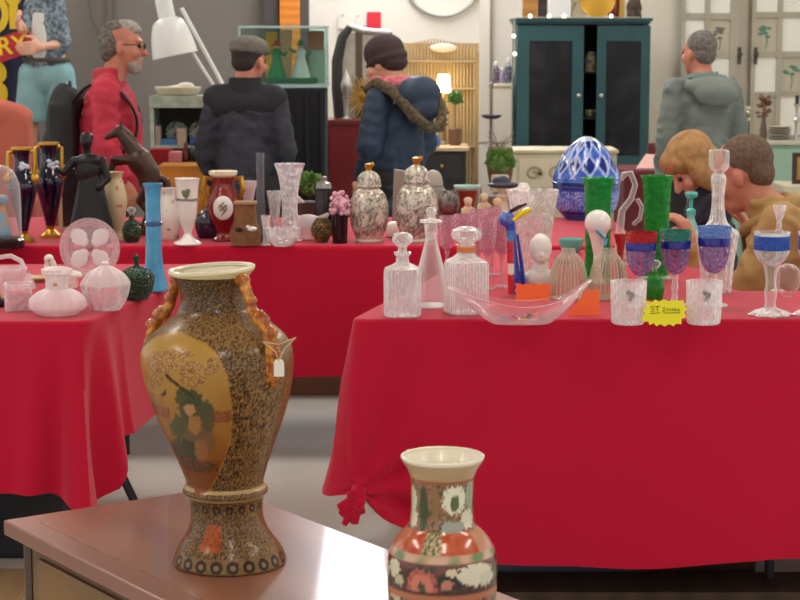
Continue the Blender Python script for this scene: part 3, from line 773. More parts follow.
ware('pedestal_globe', 'white porcelain globe on a stem with a blue ribbon, in front of a green vase', 'ornament', 597, 286, [('body', white, hen, {'remesh': 1.0}), ('ribbon', mat('cyan_ribbon', '4ab4d8', .4), ribbon)], rb=9)
for cx, by, lb in ((597, 283, 'tall green glass vase beside the blue egg shaped jar'), (655.5, 281, 'tall green glass vase behind the purple goblets')):
    ware('green_vase', lb, 'vase', cx, by, [('body', greeng, [(12.5, 0), (13.5, 2), (12.5, 8), (12.5, 60), (13.4, 90), (15.5, 101), (17, 103.5)], {'wall': 1.3, 'rib': (20, .02), 'seg': 80}), ('foot_ring', cut, [(15, 0), (15.5, 2), (13.5, 4)], {'curve': 0})], group='tall green glass vases')
def figurine(g, u):
    g.lathe([(8 * u, 0), (9 * u, 2 * u), (7 * u, 20 * u), (5 * u, 34 * u), (7 * u, 42 * u), (4 * u, 48 * u)], 20); g.ell((0, 0, 53 * u), (4.6 * u, 4.8 * u, 5.6 * u))
    for s in (-1, 1): g.cap((s * 6 * u, 0, 43 * u), (s * 7 * u, -4 * u, 32 * u), 2.2 * u, 1.8 * u); g.cap((s * 7 * u, -4 * u, 32 * u), (0, -8 * u, 34 * u), 1.8 * u, 1.6 * u)
def posy(g, u):
    for i in range(6):
        a = i * PI / 3; g.ell((2.6 * math.cos(a) * u, -9 * u, (36 + 2.6 * math.sin(a)) * u), 1.7 * u, n=6)
    g.ell((0, -9.6 * u, 36 * u), 2.2 * u, n=6)
for cx, by, lb in ((604, 262, 'small bisque figurine with yellow posy before the green vase by the egg jar'), (656, 262, 'small bisque figurine with yellow posy before the green vase behind the goblets')):
    ware('posy_figurine', lb, 'figurine', cx, by, [('body', mat('bisque_tan', 'b09a7c', .6, mix=(60, '8c7a60', .4, .7)), figurine, {'remesh': .9}), ('posy', mat('posy_yellow', 'f0c230', .5), posy)], group='bisque figurines with posies', rb=8)
def swan(g, u):
    pts = [(-8, 0, 56), (-9, 0, 78), (-3, 0, 90), (2, 0, 84), (0, 0, 74)]
    g.tube([tuple(k * u for k in p) for p in [(-1, 0, 16), (-9, 0, 32), (-7, 0, 54), (2, 0, 66), (6, 0, 80), (1, 0, 92), (-6, 0, 90), (-8, 0, 84)]], [5 * u, 4.5 * u, 3.6 * u, 3.2 * u, 3 * u, 3.2 * u, 3.4 * u, 1.4 * u], 12)
    g.tube([tuple(k * u for k in p) for p in [(4, 0, 40), (11, 0, 46), (13, 0, 58), (8, 0, 66)]], 2.4 * u, 10)
    g.ell((0, 0, 14 * u), (14 * u, 9 * u, 12 * u)); g.lathe([(9 * u, 0), (9 * u, 2 * u), (5 * u, 8 * u)], 20)
ware('glass_swan', 'clear glass swan with long curved neck between the two green vases', 'ornament', 628, 266, [('body', glass('swan_glass', 'f4f4f2', dens=.2, edge=.8, power=1.5), swan, {'remesh': 1.0})], rb=9)
ware('mug', 'white china mug with a blue flower below the glass swan', 'mug', 628, 261, [
    ('body', white, [(10, 0), (11.5, 2), (13, 14), (13.2, 26)], {'wall': 1.2}),
    ('flower', mat('flower_blue', '7a8cae', .4), lambda g, u: [g.ell((5 * math.cos(a) * u * .7 + 4 * u, -12.2 * u, (15 + 3.4 * math.sin(a)) * u), (2.4 * u, .9 * u, 2.2 * u), n=6) for a in [i * PI / 2.5 for i in range(5)]]),
    ('handle', white, lambda g, u: g.tube([(12 * u, 0, 22 * u), (18 * u, 0, 20 * u), (18 * u, 0, 10 * u), (12.5 * u, 0, 6 * u)], 1.6 * u, 10))], rb=10)
ware('bud_vase', 'slim red glass bud vase beside the red rimmed goblet', 'vase', 620, 285, [('body', redg, [(7, 0), (7, 1.5), (2.6, 5), (2.6, 26), (4.5, 40), (7, 50)], {'wall': .8})])
ware('perfume_bottle', 'round green glass perfume bottle behind the yellow starburst card', 'bottle', 654, 300, [('body', glass('lime_glass', '3cc850', '28b040', dens=.5, edge=.4), [(7, 0), (9, 2), (10.5, 12), (8, 20), (3.2, 24), (3.2, 28)]), ('stopper', clear, stop(6, 28), {'curve': 0})])
ware('soap_pump', 'pale teal glass dispenser bottle with pump top by the child', 'bottle', 690, 262, [
    ('body', mat('teal_frost', '8fd6d2', .3, coat=.4), [(8, 0), (9, 2), (9, 26), (7, 34), (4, 42), (4, 46)]),
    ('pump', mat('teal_pump', '58c4c0', .3), [(4.6, 46), (4.6, 51), (1.8, 53), (1.8, 62), (5.4, 64), (6.4, 67), (5.6, 69), (0, 69.5)], {'curve': 0})])
ware('pepper_ornament', 'small red orange glass fruit in front of the teal dispenser', 'ornament', 677, 258, [('body', mat('orange_red_glaze', 'b8452e', .25, coat=.4), [(3, 0), (7, 4), (8.5, 14), (8, 24), (5, 30), (0, 31)]), ('stalk', dgreeng, [(1.4, 30), (1, 35), (1.6, 36)], {'curve': 0})])
ware('teal_bowl', 'pale turquoise glass bowl below the blue egg shaped jar', 'bowl', 571, 254, [('body', mat('turquoise', '56cabe', .2, coat=.5), [(6, 0), (8, 1), (11.5, 7), (13, 14)], {'wall': 1})], rb=8)
ware('red_dish', 'shallow red dish in front of the turquoise bowl', 'dish', 568, 265, [('body', mat('red_lacquer', 'b01c24', .25, coat=.4), [(8, 0), (9, 1), (13, 3), (15, 5)], {'wall': 1})])
# pink crystal cluster
for i, (cx, by, s) in enumerate(((447, 281, .95), (462, 276, .9), (478, 282, 1.05), (492, 276, 1.0), (487, 290, 1.08), (501, 288, 1.02))):
    P = lambda l: [(r * s, h * s) for r, h in l]
    ware('wine_glass', ['pink cut crystal wine glass behind the conical decanter', 'pink cut crystal wine glass behind the disc stopper', 'pink cut crystal wine glass beside the disc stopper', 'pink cut crystal wine glass at the back of the pink cluster', 'pink cut crystal wine glass at the front of the pink cluster', 'pink cut crystal wine glass against the striped glass bird'][i], 'wine glass', cx, by, [
        ('foot', pinkg, P([(8, 0), (8, .8), (2, 2.5), (1.6, 10), (1.8, 26), (3, 32)]), {'curve': 0}),
        ('bowl', pinkg, P([(3, 32), (6.5, 36), (8.2, 44), (8.8, 56), (8.8, 68)]), {'wall': .7, 'n': 2})], group='pink cut crystal wine glasses')
# multicoloured bird
def birdb(g, u): g.tube([tuple(k * u for k in p) for p in ((3, 0, 2), (2, 0, 20), (0, 0, 40), (-1, 0, 62), (-3, 0, 74))], [7 * u, 6.5 * u, 5 * u, 4.5 * u, 6 * u], 16)
p_, u_ = spot(512, 297, TZ, 8)
def bird_col(co):
    z = co.z / u_
    if z > 66: return K('2a48b0')
    if co.x / u_ > 1.5: return K('1e44b4')
    return K(('c81e30', 'c81e30', 'f0ead8', 'c41e34', 'b81c3a', '3a86cc')[min(5, max(0, int(z / 11)))])
ware('glass_bird', 'multicoloured striped glass bird with a yellow beak beside the wide etched vase', 'ornament', 512, 297, [
    ('body', painted, birdb, {'vcol': bird_col, 'remesh': .8}),
    ('tail', mat('cobalt_glass', '1c3cb0', .12, coat=.6), lambda g, u: g.tube([(5 * u, 2 * u, 62 * u), (9 * u, 2 * u, 34 * u), (13 * u, 2 * u, 3 * u)], [2.5 * u, 4 * u, 5.4 * u], 12, flat=.5)),
    ('head', mat('blue_glass_head', '3a50a8', .12, mix=(50, '6a88d0', .4, .6), coat=.6), lambda g, u: g.ell((-6 * u, -1 * u, 77 * u), (8 * u, 6 * u, 8 * u)), {}),
    ('beak', mat('yellow_glass', 'f2d010', .15, coat=.6), lambda g, u: g.tube([(0, -3 * u, 76 * u), (8 * u, -3 * u, 82 * u), (15 * u, -2 * u, 86 * u), (18 * u, -2 * u, 87 * u)], [3.4 * u, 5.4 * u, 5 * u, 3 * u], 12, flat=.6)),
    ('crest', mat('dark_glass', '1c2030', .15, coat=.6), lambda g, u: g.tube([(-3 * u, -1 * u, 84 * u), (6 * u, -1 * u, 89 * u), (14 * u, -1 * u, 92 * u)], [2 * u, 2 * u, 1 * u], 8))], rb=8)
# ------------- on the corner-fold cloth (pale glass)
def petals(g, u):
    for k in range(4):
        a = PI / 4 + k * PI / 2; c, s_ = math.cos(a), math.sin(a)
        for r, w in ((9, 6.5), (15, 10), (19, 8)): g.ell((c * r * u, -1.6 * u, s_ * r * u), (w * u * .9, 1.1 * u, w * u * .9), n=8)
p, u = spot(91, 277, TZ, 0)
pl = thing('glass_plate', 'round clear glass plate with frosted petals standing upright behind the pale bowls', 'plate', (p.x, p.y, TZ + 29.5 * u), 0)
g = G(); g.M = Matrix.Rotation(PI / 2, 4, 'X')
g.lathe([(26 * u, 0), (29.6 * u, -2.5 * u), (30.2 * u, -3 * u), (29.6 * u, -3.6 * u), (26 * u, -1.4 * u), (.01 * u, -1.4 * u)][::-1] and [(.01 * u, 0), (20 * u, 0), (24 * u, .6 * u), (29.6 * u, 3 * u), (30.2 * u, 3.8 * u), (29.4 * u, 4.2 * u), (24 * u, 2 * u), (20 * u, 1.4 * u), (.01 * u, 1.4 * u)], 72, caps=False)
g.build('rim', glass('plate_glass', 'fdf4f6', 'f8f2f6', dens=.3, edge=.7, cut=(70, .4), power=1.4), pl)
g = G()
for k in range(3): g.M = Matrix.Rotation(PI / 2, 4, 'X'); g.lathe([((27.6 - 2.2 * k) * u, (2.6 - k * .6) * u), ((28.2 - 2.2 * k) * u, (3.6 - k * .6) * u), ((27 - 2.2 * k) * u, (3.2 - k * .6) * u)], 72, caps=False)
g.build('rings', milky, pl)
g = G(); petals(g, u); g.build('petals', mat('petal_white', 'eef4f4', .4), pl, remesh=.9 * u, sm=3)
g = G(); g.ell((0, -2.4 * u, 0), (3 * u, 1.4 * u, 3 * u)); g.build('centre_boss', mat('boss_mauve', 'a07a86', .3), pl)
g = G(); g.tube([(-9 * u, 6 * u, -29.4 * u), (0, 9 * u, -8 * u), (9 * u, 6 * u, -29.4 * u)], 1.1 * u, 8); g.tube([(0, 9 * u, -8 * u), (0, 16 * u, -29.4 * u)], 1.1 * u, 8)
for s in (-1, 1): g.tube([(s * 9 * u, 6 * u, -29 * u), (s * 9 * u, -6 * u, -28.6 * u), (s * 9 * u, -6.6 * u, -24 * u)], 1.1 * u, 8)
g.build('easel', clear, pl)
ware('butter_dish', 'wide low clear glass domed dish at the front of the corner fold cloth', 'dish', 58, 317.5, [
    ('base', milky, [(17, 0), (20, 1), (27.5, 7), (28.6, 12), (27, 17), (20, 23), (12, 26.5)], {'rib': (16, .012), 'seg': 96}),
    ('dome', milky, [(12, 26.5), (10.5, 30), (12.5, 40), (15, 42), (15.4, 46), (10, 48)], {'rib': (12, .03), 'seg': 72, 'curve': 0}),
    ('gilt_dot', gold, lambda g, u: g.ell((0, -10.6 * u, 32 * u), (2.2 * u, 1 * u, 2.2 * u)))])
def dog(g, u):
    g.box((0, 0, 7 * u), (30 * u, 18 * u, 14 * u)); g.ell((-11 * u, 0, 21 * u), (6.4 * u, 5 * u, 9 * u)); g.ell((8 * u, 0, 12 * u), (13 * u, 8 * u, 6 * u)); g.ell((-12 * u, -2 * u, 29 * u), (5 * u, 5 * u, 5 * u))
ware('porcelain_box', 'white porcelain box with small green sprigs behind the wide low domed dish', 'box', 62, 289, [
    ('body', mat('sprig_white', 'f0ece4', .3, mix=(46, '8aa08c', .62, .72), coat=.3), dog, {'remesh': 1.0})], rb=9)
ware('covered_bowl', 'faceted clear glass bowl with domed glass lid next to the green covered dish', 'bowl', 106, 311.5, [
    ('bowl', pressed, [(13, 0), (15, 1), (21, 12), (23.5, 22), (24, 25)], {'rib': (10, .05), 'seg': 80, 'ang': 20}),
    ('lid', milky, [(24, 25), (23.5, 28), (18, 36), (9, 42), (3, 44.5), (3.6, 47), (0, 49)], {'rib': (10, .045), 'seg': 80, 'ang': 20})], rb=13)
ware('covered_dish', 'dark green glass covered dish with pointed knob', 'dish', 137, 301, [
    ('bowl', dgreeng, [(9, 0), (11, 1), (15.5, 9), (17.5, 19), (17.8, 22)], {'rib': (14, .02), 'seg': 84}),
    ('lid', dgreeng, [(17.8, 22), (18, 23.5), (14, 29), (7, 32.5), (3, 34), (2, 36.5), (3.4, 41), (3, 44), (0, 46.5)], {'curve': 0, 'rib': (14, .02), 'seg': 84})], rb=9)
ware('tall_vase', 'tall slim sky blue glass vase with dark middle ring', 'vase', 154.5, 292.5, [
    ('body', azure, [(13, 0), (14.5, 1.5), (13.4, 6), (9.5, 24), (8, 44), (7.6, 66)], {}),
    ('ring', azure_d, [(7.6, 65), (9.2, 66), (9.2, 69), (7.6, 70)], {'curve': 0}),
    ('neck', azure, [(7.6, 70), (7.4, 84), (7.8, 100), (9.6, 105), (10.2, 107.5)], {'wall': 1})], rb=12)
ware('candle_glass', 'small square clear glass candle holder left of the wide low domed dish'.replace('left of', 'beside'), 'candle holder', 19, 312, [
    ('holder', pressed, [(13, 0), (14, 1), (14, 25), (14, 27)], {'sq': .8, 'seg': 64, 'wall': 2, 'curve': 0, 'ang': 20}),
    ('candle', mat('candle_pink', 'e0607c', .5), [(10, 2.2), (10, 20), (9, 21)], {'curve': 0})], rz=.2)
ware('milk_glass_basket', 'white glass basket with scalloped rim at the edge of the photo', 'basket', 8, 303, [
    ('bowl', milky, [(9, 0), (11, 1), (9, 6), (14, 18), (19, 30), (19.5, 34)], {'rib': (9, .06), 'seg': 90, 'wall': 1.2}),
    ('handle', milky, lambda g, u: g.tube([(-18 * u, 0, 32 * u), (-10 * u, 0, 44 * u), (4 * u, 0, 46 * u), (14 * u, 0, 41 * u), (18 * u, 0, 32 * u)], 2.4 * u, 10))], rb=9)
ware('napkin_stand', 'small white porcelain tent shaped holder beside the white glass basket', 'holder', 27, 289, [('body', white, lambda g, u: g.prism([(-8 * u, 0), (9 * u, 0), (3 * u, 15 * u), (-3 * u, 15 * u)], -4 * u, 4 * u), {'ang': 20})], rb=4)
ware('oval_saucer', 'cream saucer behind the tent shaped holder', 'saucer', 40, 283, [('body', mat('saucer_cream', 'd8c2a0', .35, coat=.3), [(7, 0), (8, 1), (13, 3.5), (15, 5.5)], {'wall': 1})])
ware('ink_bottle', 'tiny black bottle at the edge of the corner fold cloth', 'bottle', -1, 308, [('body', black, [(5, 0), (5.5, 1), (5.5, 8), (2.5, 10)], {}), ('cap', gold, [(2.7, 10), (2.7, 13), (0, 13.4)], {'curve': 0})])

# ------------- on the long rear cloth
def amph(cx, by, h, lb):
    k = h / 92
    P = lambda l: [(r * k, y * k) for r, y in l]
    def fl(g, u):
        random.seed(cx)
        for i in range(7): g.ell((random.uniform(0, 9) * u * k, -8.2 * u * k, random.uniform(62, 76) * k * u), (2.6 * u, 1.2 * u, 2 * u), n=6)
    def handle_(s):
        def f(g, u):
            g.tube([(s * 8 * u * k, -1 * u, 87 * u * k), (s * 12.5 * u * k, -2 * u, 86 * u * k), (s * 12.5 * u * k, -3 * u, 74 * u * k), (s * 11.5 * u * k, -3 * u, 62 * u * k)], 2 * u, 8)
            g.ell((s * 12 * u * k, -4 * u, 61 * u * k), (5 * u * k, 2.6 * u, 5.4 * u * k)); g.ell((s * 9 * u * k, -1 * u, 87 * u * k), 2.4 * u)
        return f
    return ware('amphora', lb, 'vase', cx, by, [
        ('body', navy, P([(4.5, 11), (5, 14), (9, 30), (13, 46), (14, 55), (11.5, 62), (7.6, 70), (7, 80), (8.6, 88)]), {}),
        ('foot', gold, P([(10, 0), (10, 3), (7, 5), (4, 8), (4.5, 11)]), {'sq': .4, 'curve': 0}),
        ('rim', gold, P([(8.6, 88), (10, 89), (10, 91), (7, 91), (6.4, 86)]), {'curve': 0}),
        ('handle', gold, handle_(-1)), ('handle', gold, handle_(1)), ('flower_spray', mat('spray_white', 'cfd6e4', .4), fl)], group='navy and gold amphora vases')
amph(24, 243, 96, 'navy and gold amphora vase with white flower spray, nearest the glass cloche')
amph(51, 238, 96, 'navy and gold amphora vase with white flower spray, beside the black bronze figure')
t = ware('cloche', 'clear glass dome over a blue and orange figure on a black base', 'cloche', 4, 250, [
    ('base', black, [(20, 0), (21, 1), (21, 8), (19, 10)], {'curve': 0}),
    ('dome', glass('dome_glass', 'f4f8fa', dens=.12, edge=.7), [(18, 10), (18, 50), (16, 66), (10, 78), (0, 83)], {})])
def clfig(g, u): g.lathe([(7 * u, 12 * u), (9 * u, 16 * u), (5 * u, 34 * u), (3 * u, 44 * u)], 20); g.ell((0, 0, 50 * u), 5.6 * u)
g = G(); p, u = spot(4, 250, TZ, 20); clfig(g, u); o = g.build('cloche_figure', mat('figure_blue', '62a8c8', .4, mix=(24, 'c88a3c', .45, .6)), loc=(p.x, p.y, p.z + .0006 - 1.9 * u), remesh=1.2 * u); tag(o, 'small blue and orange figure beneath the glass dome', 'figurine')
def bronze_fig(g, u):
    # draped standing figure, one arm out to the side
    g.lathe([(22 * u, 0), (23 * u, 3 * u), (17 * u, 30 * u), (13 * u, 50 * u), (11.5 * u, 58 * u)], 24, c=(2 * u, 0, 8 * u), sy=.7)
    g.ell((0, 0, 72 * u), (13 * u, 9 * u, 16 * u)); g.ell((0, 0, 82 * u), (15 * u, 8 * u, 7 * u)); g.cap((0, 0, 86 * u), (-1 * u, -1 * u, 95 * u), 4 * u)
    g.ell((-1 * u, -2 * u, 101 * u), (6 * u, 7 * u, 7.4 * u)); g.ell((-1 * u, 0, 106 * u), (7 * u, 7.4 * u, 4.6 * u))
    g.cap((-14 * u, 0, 82 * u), (-24 * u, -3 * u, 70 * u), 4.4 * u, 3.6 * u); g.cap((-24 * u, -3 * u, 70 * u), (-30 * u, -6 * u, 74 * u), 3.4 * u, 2.6 * u)
    g.cap((14 * u, 0, 82 * u), (20 * u, -3 * u, 64 * u), 4.4 * u, 3.6 * u); g.cap((20 * u, -3 * u, 64 * u), (12 * u, -9 * u, 56 * u), 3.4 * u, 2.6 * u)
    for k in range(5): g.tube([((-12 + 7 * k) * u, -10 * u, 12 * u), ((-8 + 5 * k) * u, -7.6 * u, 52 * u)], [2.2 * u, 1 * u], 8)
ware('bronze_statue', 'black bronze statue of a draped figure with one arm out', 'statue', 90, 245, [
    ('figure', bronze, bronze_fig, {'remesh': 1.15, 'sm': 2}), ('plinth', mat('plinth_brown', '4a3424', .4), [(22, 0), (23, 1), (23, 7), (21, 9)], {'curve': 0, 'sy': .8})], rb=18)
def horse(g, u):
    V = lambda *p: tuple(k * u for k in p)
    g.cap(V(6, 0, 74), V(14, 0, 62), 13 * u, 12 * u); g.cap(V(14, 0, 62), V(16, 0, 48), 12 * u, 11 * u)
    g.cap(V(2, 0, 82), V(-10, 0, 98), 9 * u, 6 * u); g.cap(V(-10, 0, 98), V(-14, 0, 104), 6 * u, 5 * u)
    g.cap(V(-13, 0, 103), V(-26, 0, 97), 5 * u, 3 * u); g.cap(V(-12, -3, 106), V(-11, -3.4, 113), 1.8 * u, .8 * u); g.cap(V(-12, 3, 106), V(-11, 3.4, 113), 1.8 * u, .8 * u)
    for s, a in ((-1, 0), (1, 5)):
        g.cap(V(-2, s * 5, 74), V(-20, s * 5, 76 - a), 4.6 * u, 3 * u); g.cap(V(-20, s * 5, 76 - a), V(-24, s * 5, 62 - a), 2.6 * u, 1.8 * u); g.cap(V(-24, s * 5, 62 - a), V(-22, s * 5, 58 - a), 2.4 * u, 2 * u)
        g.cap(V(16, s * 6, 48), V(6 + a, s * 6, 34), 7 * u, 4 * u); g.cap(V(6 + a, s * 6, 34), V(14 + a, s * 6, 22), 3.6 * u, 2.6 * u); g.cap(V(14 + a, s * 6, 22), V(10 + a, s * 6, 13), 2.4 * u, 2.4 * u)
    g.tube([V(24, 0, 58), V(32, 0, 54), V(35, 0, 40), V(31, 0, 28)], [3 * u, 4 * u, 4.4 * u, 1.4 * u], 10)
    g.tube([V(-10, 0, 107), V(-4, 0, 100), V(6, 0, 88)], [2 * u, 3 * u, 2 * u], 8)
ware('horse_statue', 'brown bronze statue of a rearing horse on a stepped wooden base', 'statue', 135, 236, [
    ('horse', bronze_b, horse, {'remesh': 1.1, 'sm': 2}), ('base', mat('base_walnut', '3c281c', .45), lambda g, u: (g.box((8 * u, 0, 3 * u), (50 * u, 26 * u, 6 * u)), g.box((8 * u, 0, 9 * u), (42 * u, 20 * u, 6 * u))), {'ang': 20})], rb=13)
def upright(name, label, cat, cx, by, w, h, m1, m2, bd=2, dz=0, rz=0):
    return ware(name, label, cat, cx, by, [
        ('frame', m1, lambda g, u: [g.bbox((-w/2*u, 0, 0), ((-w/2+bd)*u, 3*u, h*u)), g.bbox(((w/2-bd)*u, 0, 0), (w/2*u, 3*u, h*u)), g.bbox(((-w/2+bd)*u, 0, 0), ((w/2-bd)*u, 3*u, bd*u)), g.bbox(((-w/2+bd)*u, 0, (h-bd)*u), ((w/2-bd)*u, 3*u, h*u))], {'ang': 20}),
        ('picture', m2, lambda g, u: g.bbox(((-w/2+bd)*u, .8*u, bd*u), ((w/2-bd)*u, 2.6*u, (h-bd)*u)), {'ang': 20}),
        ('strut', m1, lambda g, u: g.add([(-1.4*u, 3*u, h*.7*u), (1.4*u, 3*u, h*.7*u), (1.4*u, 12*u, 0), (-1.4*u, 12*u, 0), (-1.4*u, 4*u, h*.7*u), (1.4*u, 4*u, h*.7*u), (1.4*u, 13*u, 0), (-1.4*u, 13*u, 0)], [(0, 1, 2, 3), (7, 6, 5, 4), (0, 4, 5, 1), (1, 5, 6, 2), (2, 6, 7, 3), (3, 7, 4, 0)]), {'ang': 20})], rb=0, rz=rz)
upright('picture_frame', 'dark picture in a beige frame behind the black bronze figure', 'picture', 72, 231, 26, 66, mat('frame_beige', 'b09a78', .5), mat('frame_black', '1a1416', .3), 4)
upright('carved_panel', 'small brown carved panel standing behind the amphora vases', 'panel', 58, 226, 20, 50, mat('panel_brown', '6a3c22', .5), mat('panel_rust', '8a4c2c', .6, mix=(30, '5c3018', .4, .6)), 3)
ware('figurine_vase', 'cream vase with red flowers between the black bronze figure and the horse', 'vase', 116, 241, [('body', mat('cream_flowered', 'cabc98', .35, mix=(26, 'b04a30', .6, .68), coat=.3), [(9, 0), (10, 1), (7, 8), (10, 24), (12, 40), (9, 56), (7, 62), (9.5, 68)], {'wall': 1})])
ware('perfume_flask', 'small round dark green flask by the base of the rearing horse', 'flask', 132, 243, [('body', dgreeng, [(6, 0), (9, 5), (9.6, 13), (7, 20), (3, 23), (3, 27)], {}), ('stopper', clear, stop(4.4, 27), {'curve': 0})])
def pitch(cx, by, lb):
    return ware('pitcher', lb, 'pitcher', cx, by, [
        ('body', mat('grey_sprig', 'e4e2da', .3, mix=(40, '8a9088', .56, .7), coat=.3), [(9, 0), (10, 1), (12, 10), (13, 22), (10, 36), (7.4, 44), (8.4, 51)], {'wall': 1}),
        ('handle', white, lambda g, u: g.tube([(8 * u, 0, 46 * u), (15 * u, 0, 42 * u), (16 * u, 0, 28 * u), (12 * u, 0, 18 * u)], 1.6 * u, 8))])
pitch(169, 240, 'grey and white flowered china pitcher behind the tall blue vase')
def tree_col(co):
    return K('ece8dc')
ware('footed_vase', 'white porcelain footed vase with a green tree picture and silver band', 'vase', 188, 246, [
    ('body', white, [(14, 0), (14, 2), (8, 5), (4, 10), (4.4, 14), (8.6, 26), (10.4, 44)], {}),
    ('band', mat('band_silver', '8a8a84', .3, .5), [(10.4, 44), (11, 44.4), (11, 46), (10.6, 46.4)], {'curve': 0}),
    ('neck', white, [(10.6, 46.4), (11, 54), (12.2, 64), (13, 66)], {'wall': 1}),
    ('tree_picture', mat('leaf_green_dark', '6a7c5c', .5), lambda g, u: [g.ell((x * u, -11.4 * u, z * u), (r * u, .7 * u, r * u), n=6) for x, z, r in ((0, 51, 3.6), (2, 54, 2.6), (-2, 53, 2.4), (0, 48, 1.4))])])
ware('lidded_bowl', 'dark purple lidded bowl beside the red two handled vase', 'bowl', 209, 239, [
    ('bowl', mat('aubergine', '221a34', .2, mix=(24, '3a2c4c', .4, .7), coat=.5), [(10, 0), (11, 1), (13.5, 8), (14, 16)], {}),
    ('lid', mat('aubergine_lid', '4a4a5c', .25, mix=(30, '1c1a2c', .4, .7), coat=.5), [(14, 16), (13, 21), (8, 27), (3, 29), (3, 32), (0, 33)], {})])
def med(g, u): g.ell((1 * u, -15.2 * u, 34 * u), (10 * u, 1.6 * u, 12 * u))
def medfl(g, u):
    for a, b, r in ((0, 0, 2.6), (2.6, 2, 1.8), (-2.2, 2.4, 1.9), (1.6, -2.6, 1.9), (-2.4, -1.8, 1.6), (.2, 4.6, 1.4), (3.6, -.8, 1.2), (-4, .6, 1.1), (0, -5, 1.2), (-1, -7, .8)): g.ell(((1 + a) * u, -16.4 * u, (34 + b) * u), (r * u, .8 * u, r * u), n=6)
ware('handled_vase', 'red two handled vase with a white oval flower medallion and cream rim', 'vase', 224, 242, [
    ('body', maroon, [(11, 0), (12, 2), (7, 7), (9, 14), (15, 28), (16, 38), (13, 48), (10.5, 56), (11.5, 64)], {}),
    ('rim', mat('cream_rim', 'e8dcc0', .3), [(11.5, 64), (14, 66), (14.4, 69.5), (12.6, 70), (10, 66)], {'curve': 0}),
    ('medallion', white, med), ('flowers', mat('posy_mauve', '8a8470', .5), medfl),
    ('handle', gold, lambda g, u: g.tube([(10 * u, 0, 62 * u), (18 * u, -1 * u, 63 * u), (20 * u, -2 * u, 52 * u), (16 * u, -1 * u, 42 * u)], [2 * u, 3 * u, 3 * u, 2 * u], 8)),
    ('handle', gold, lambda g, u: g.tube([(-10 * u, 0, 62 * u), (-18 * u, -1 * u, 63 * u), (-20 * u, -2 * u, 52 * u), (-16 * u, -1 * u, 42 * u)], [2 * u, 3 * u, 3 * u, 2 * u], 8))], rb=11)
def birdbox(g, u):
    g.prism([(-14 * u, 0), (14 * u, 0), (15 * u, 12 * u), (11 * u, 20 * u), (9 * u, 40 * u), (-9 * u, 42 * u), (-12 * u, 20 * u), (-15 * u, 12 * u)], -9 * u, 9 * u)
ware('wooden_birdhouse', 'small brown wooden house shaped ornament before the red two handled vase', 'ornament', 246, 246, [
    ('body', brownc, birdbox, {'ang': 20}), ('roof', mat('roof_tan', 'a8845a', .6), lambda g, u: g.box((0, 0, 42.5 * u), (22 * u, 21 * u, 2.4 * u)), {'ang': 20}),
    ('opening', mat('opening_dark', '2a1a12', .7), lambda g, u: g.ell((-6 * u, -9 * u, 16 * u), (4 * u, .8 * u, 2.4 * u))),
    ('white_bird', white, lambda g, u: (g.ell((7 * u, -10 * u, 17 * u), (5 * u, 3 * u, 2.6 * u)), g.ell((3 * u, -11 * u, 19 * u), 2 * u)))], rb=9)
ware('flared_cup', 'small white flared glass vase behind the wooden house ornament', 'vase', 249, 240, [('body', milky, [(8, 0), (8, 1.5), (3, 5), (3.4, 20), (5, 40), (9, 58)], {'wall': .8})])
ware('stem_vase', 'very slim tall clear bud vase in front of the man in the flat cap', 'vase', 261, 242, [('body', glass('smoke_glass', 'c8ccd0', 'b8bcc4', dens=.2, edge=.7), [(7, 0), (8, 4), (8, 12), (5.5, 20), (4.2, 34), (3.8, 60), (4, 88)], {'wall': .8})])
ware('trumpet_vase', 'large white crystal trumpet vase on the rear cloth', 'vase', 290, 243, [('body', glass('white_crystal', 'ffffff', 'fafaff', dens=.35, edge=.7, cut=(50, .6), power=1.3), [(11, 0), (12, 2), (9, 8), (7.6, 30), (8.2, 48), (11, 66), (15, 78)], {'wall': 1, 'rib': (12, .04), 'seg': 84})])
for cx, by, s, lb in ((275, 241, .82, 'small clear crystal bud vase left of the large trumpet vase'.replace('left of', 'beside')), (266, 246, .5, 'tiny clear crystal vase before the slim bud vase')):
    ware('crystal_vase', lb, 'vase', cx, by, [('body', cut, [(9 * s, 0), (10 * s, 2 * s), (6 * s, 8 * s), (6 * s, 34 * s), (9 * s, 56 * s), (10 * s, 60 * s)], {'wall': .8, 'rib': (10, .04), 'seg': 70})])
ware('crystal_bowl', 'round cut crystal bowl at the foot of the large trumpet vase', 'bowl', 283, 247, [('body', cut, [(9, 0), (10, 1), (16, 9), (17.5, 18)], {'wall': 1, 'rib': (14, .03), 'seg': 84})])
def swan2(g, u):
    g.ell((0, 0, 14 * u), (17 * u, 9 * u, 12 * u)); g.cap((-12 * u, 0, 16 * u), (-16 * u, 0, 34 * u), 5 * u, 3.4 * u); g.cap((-16 * u, 0, 34 * u), (-10 * u, 0, 41 * u), 3.4 * u, 3.4 * u); g.cap((-10 * u, 0, 41 * u), (-4 * u, 0, 38 * u), 3 * u, 1.4 * u)
    g.cap((8 * u, 0, 16 * u), (20 * u, 0, 26 * u), 6 * u, 2 * u); g.ell((0, 0, 3 * u), (12 * u, 7 * u, 3 * u))
ware('white_swan', 'white frosted glass swan between the trumpet vase and the black tin', 'ornament', 308, 241, [('body', milky, swan2, {'remesh': 1.1})], rb=7)
foliage = mat('foliage_green', '3c6a28', .6, mix=(30, '6a9040', .4, .65))
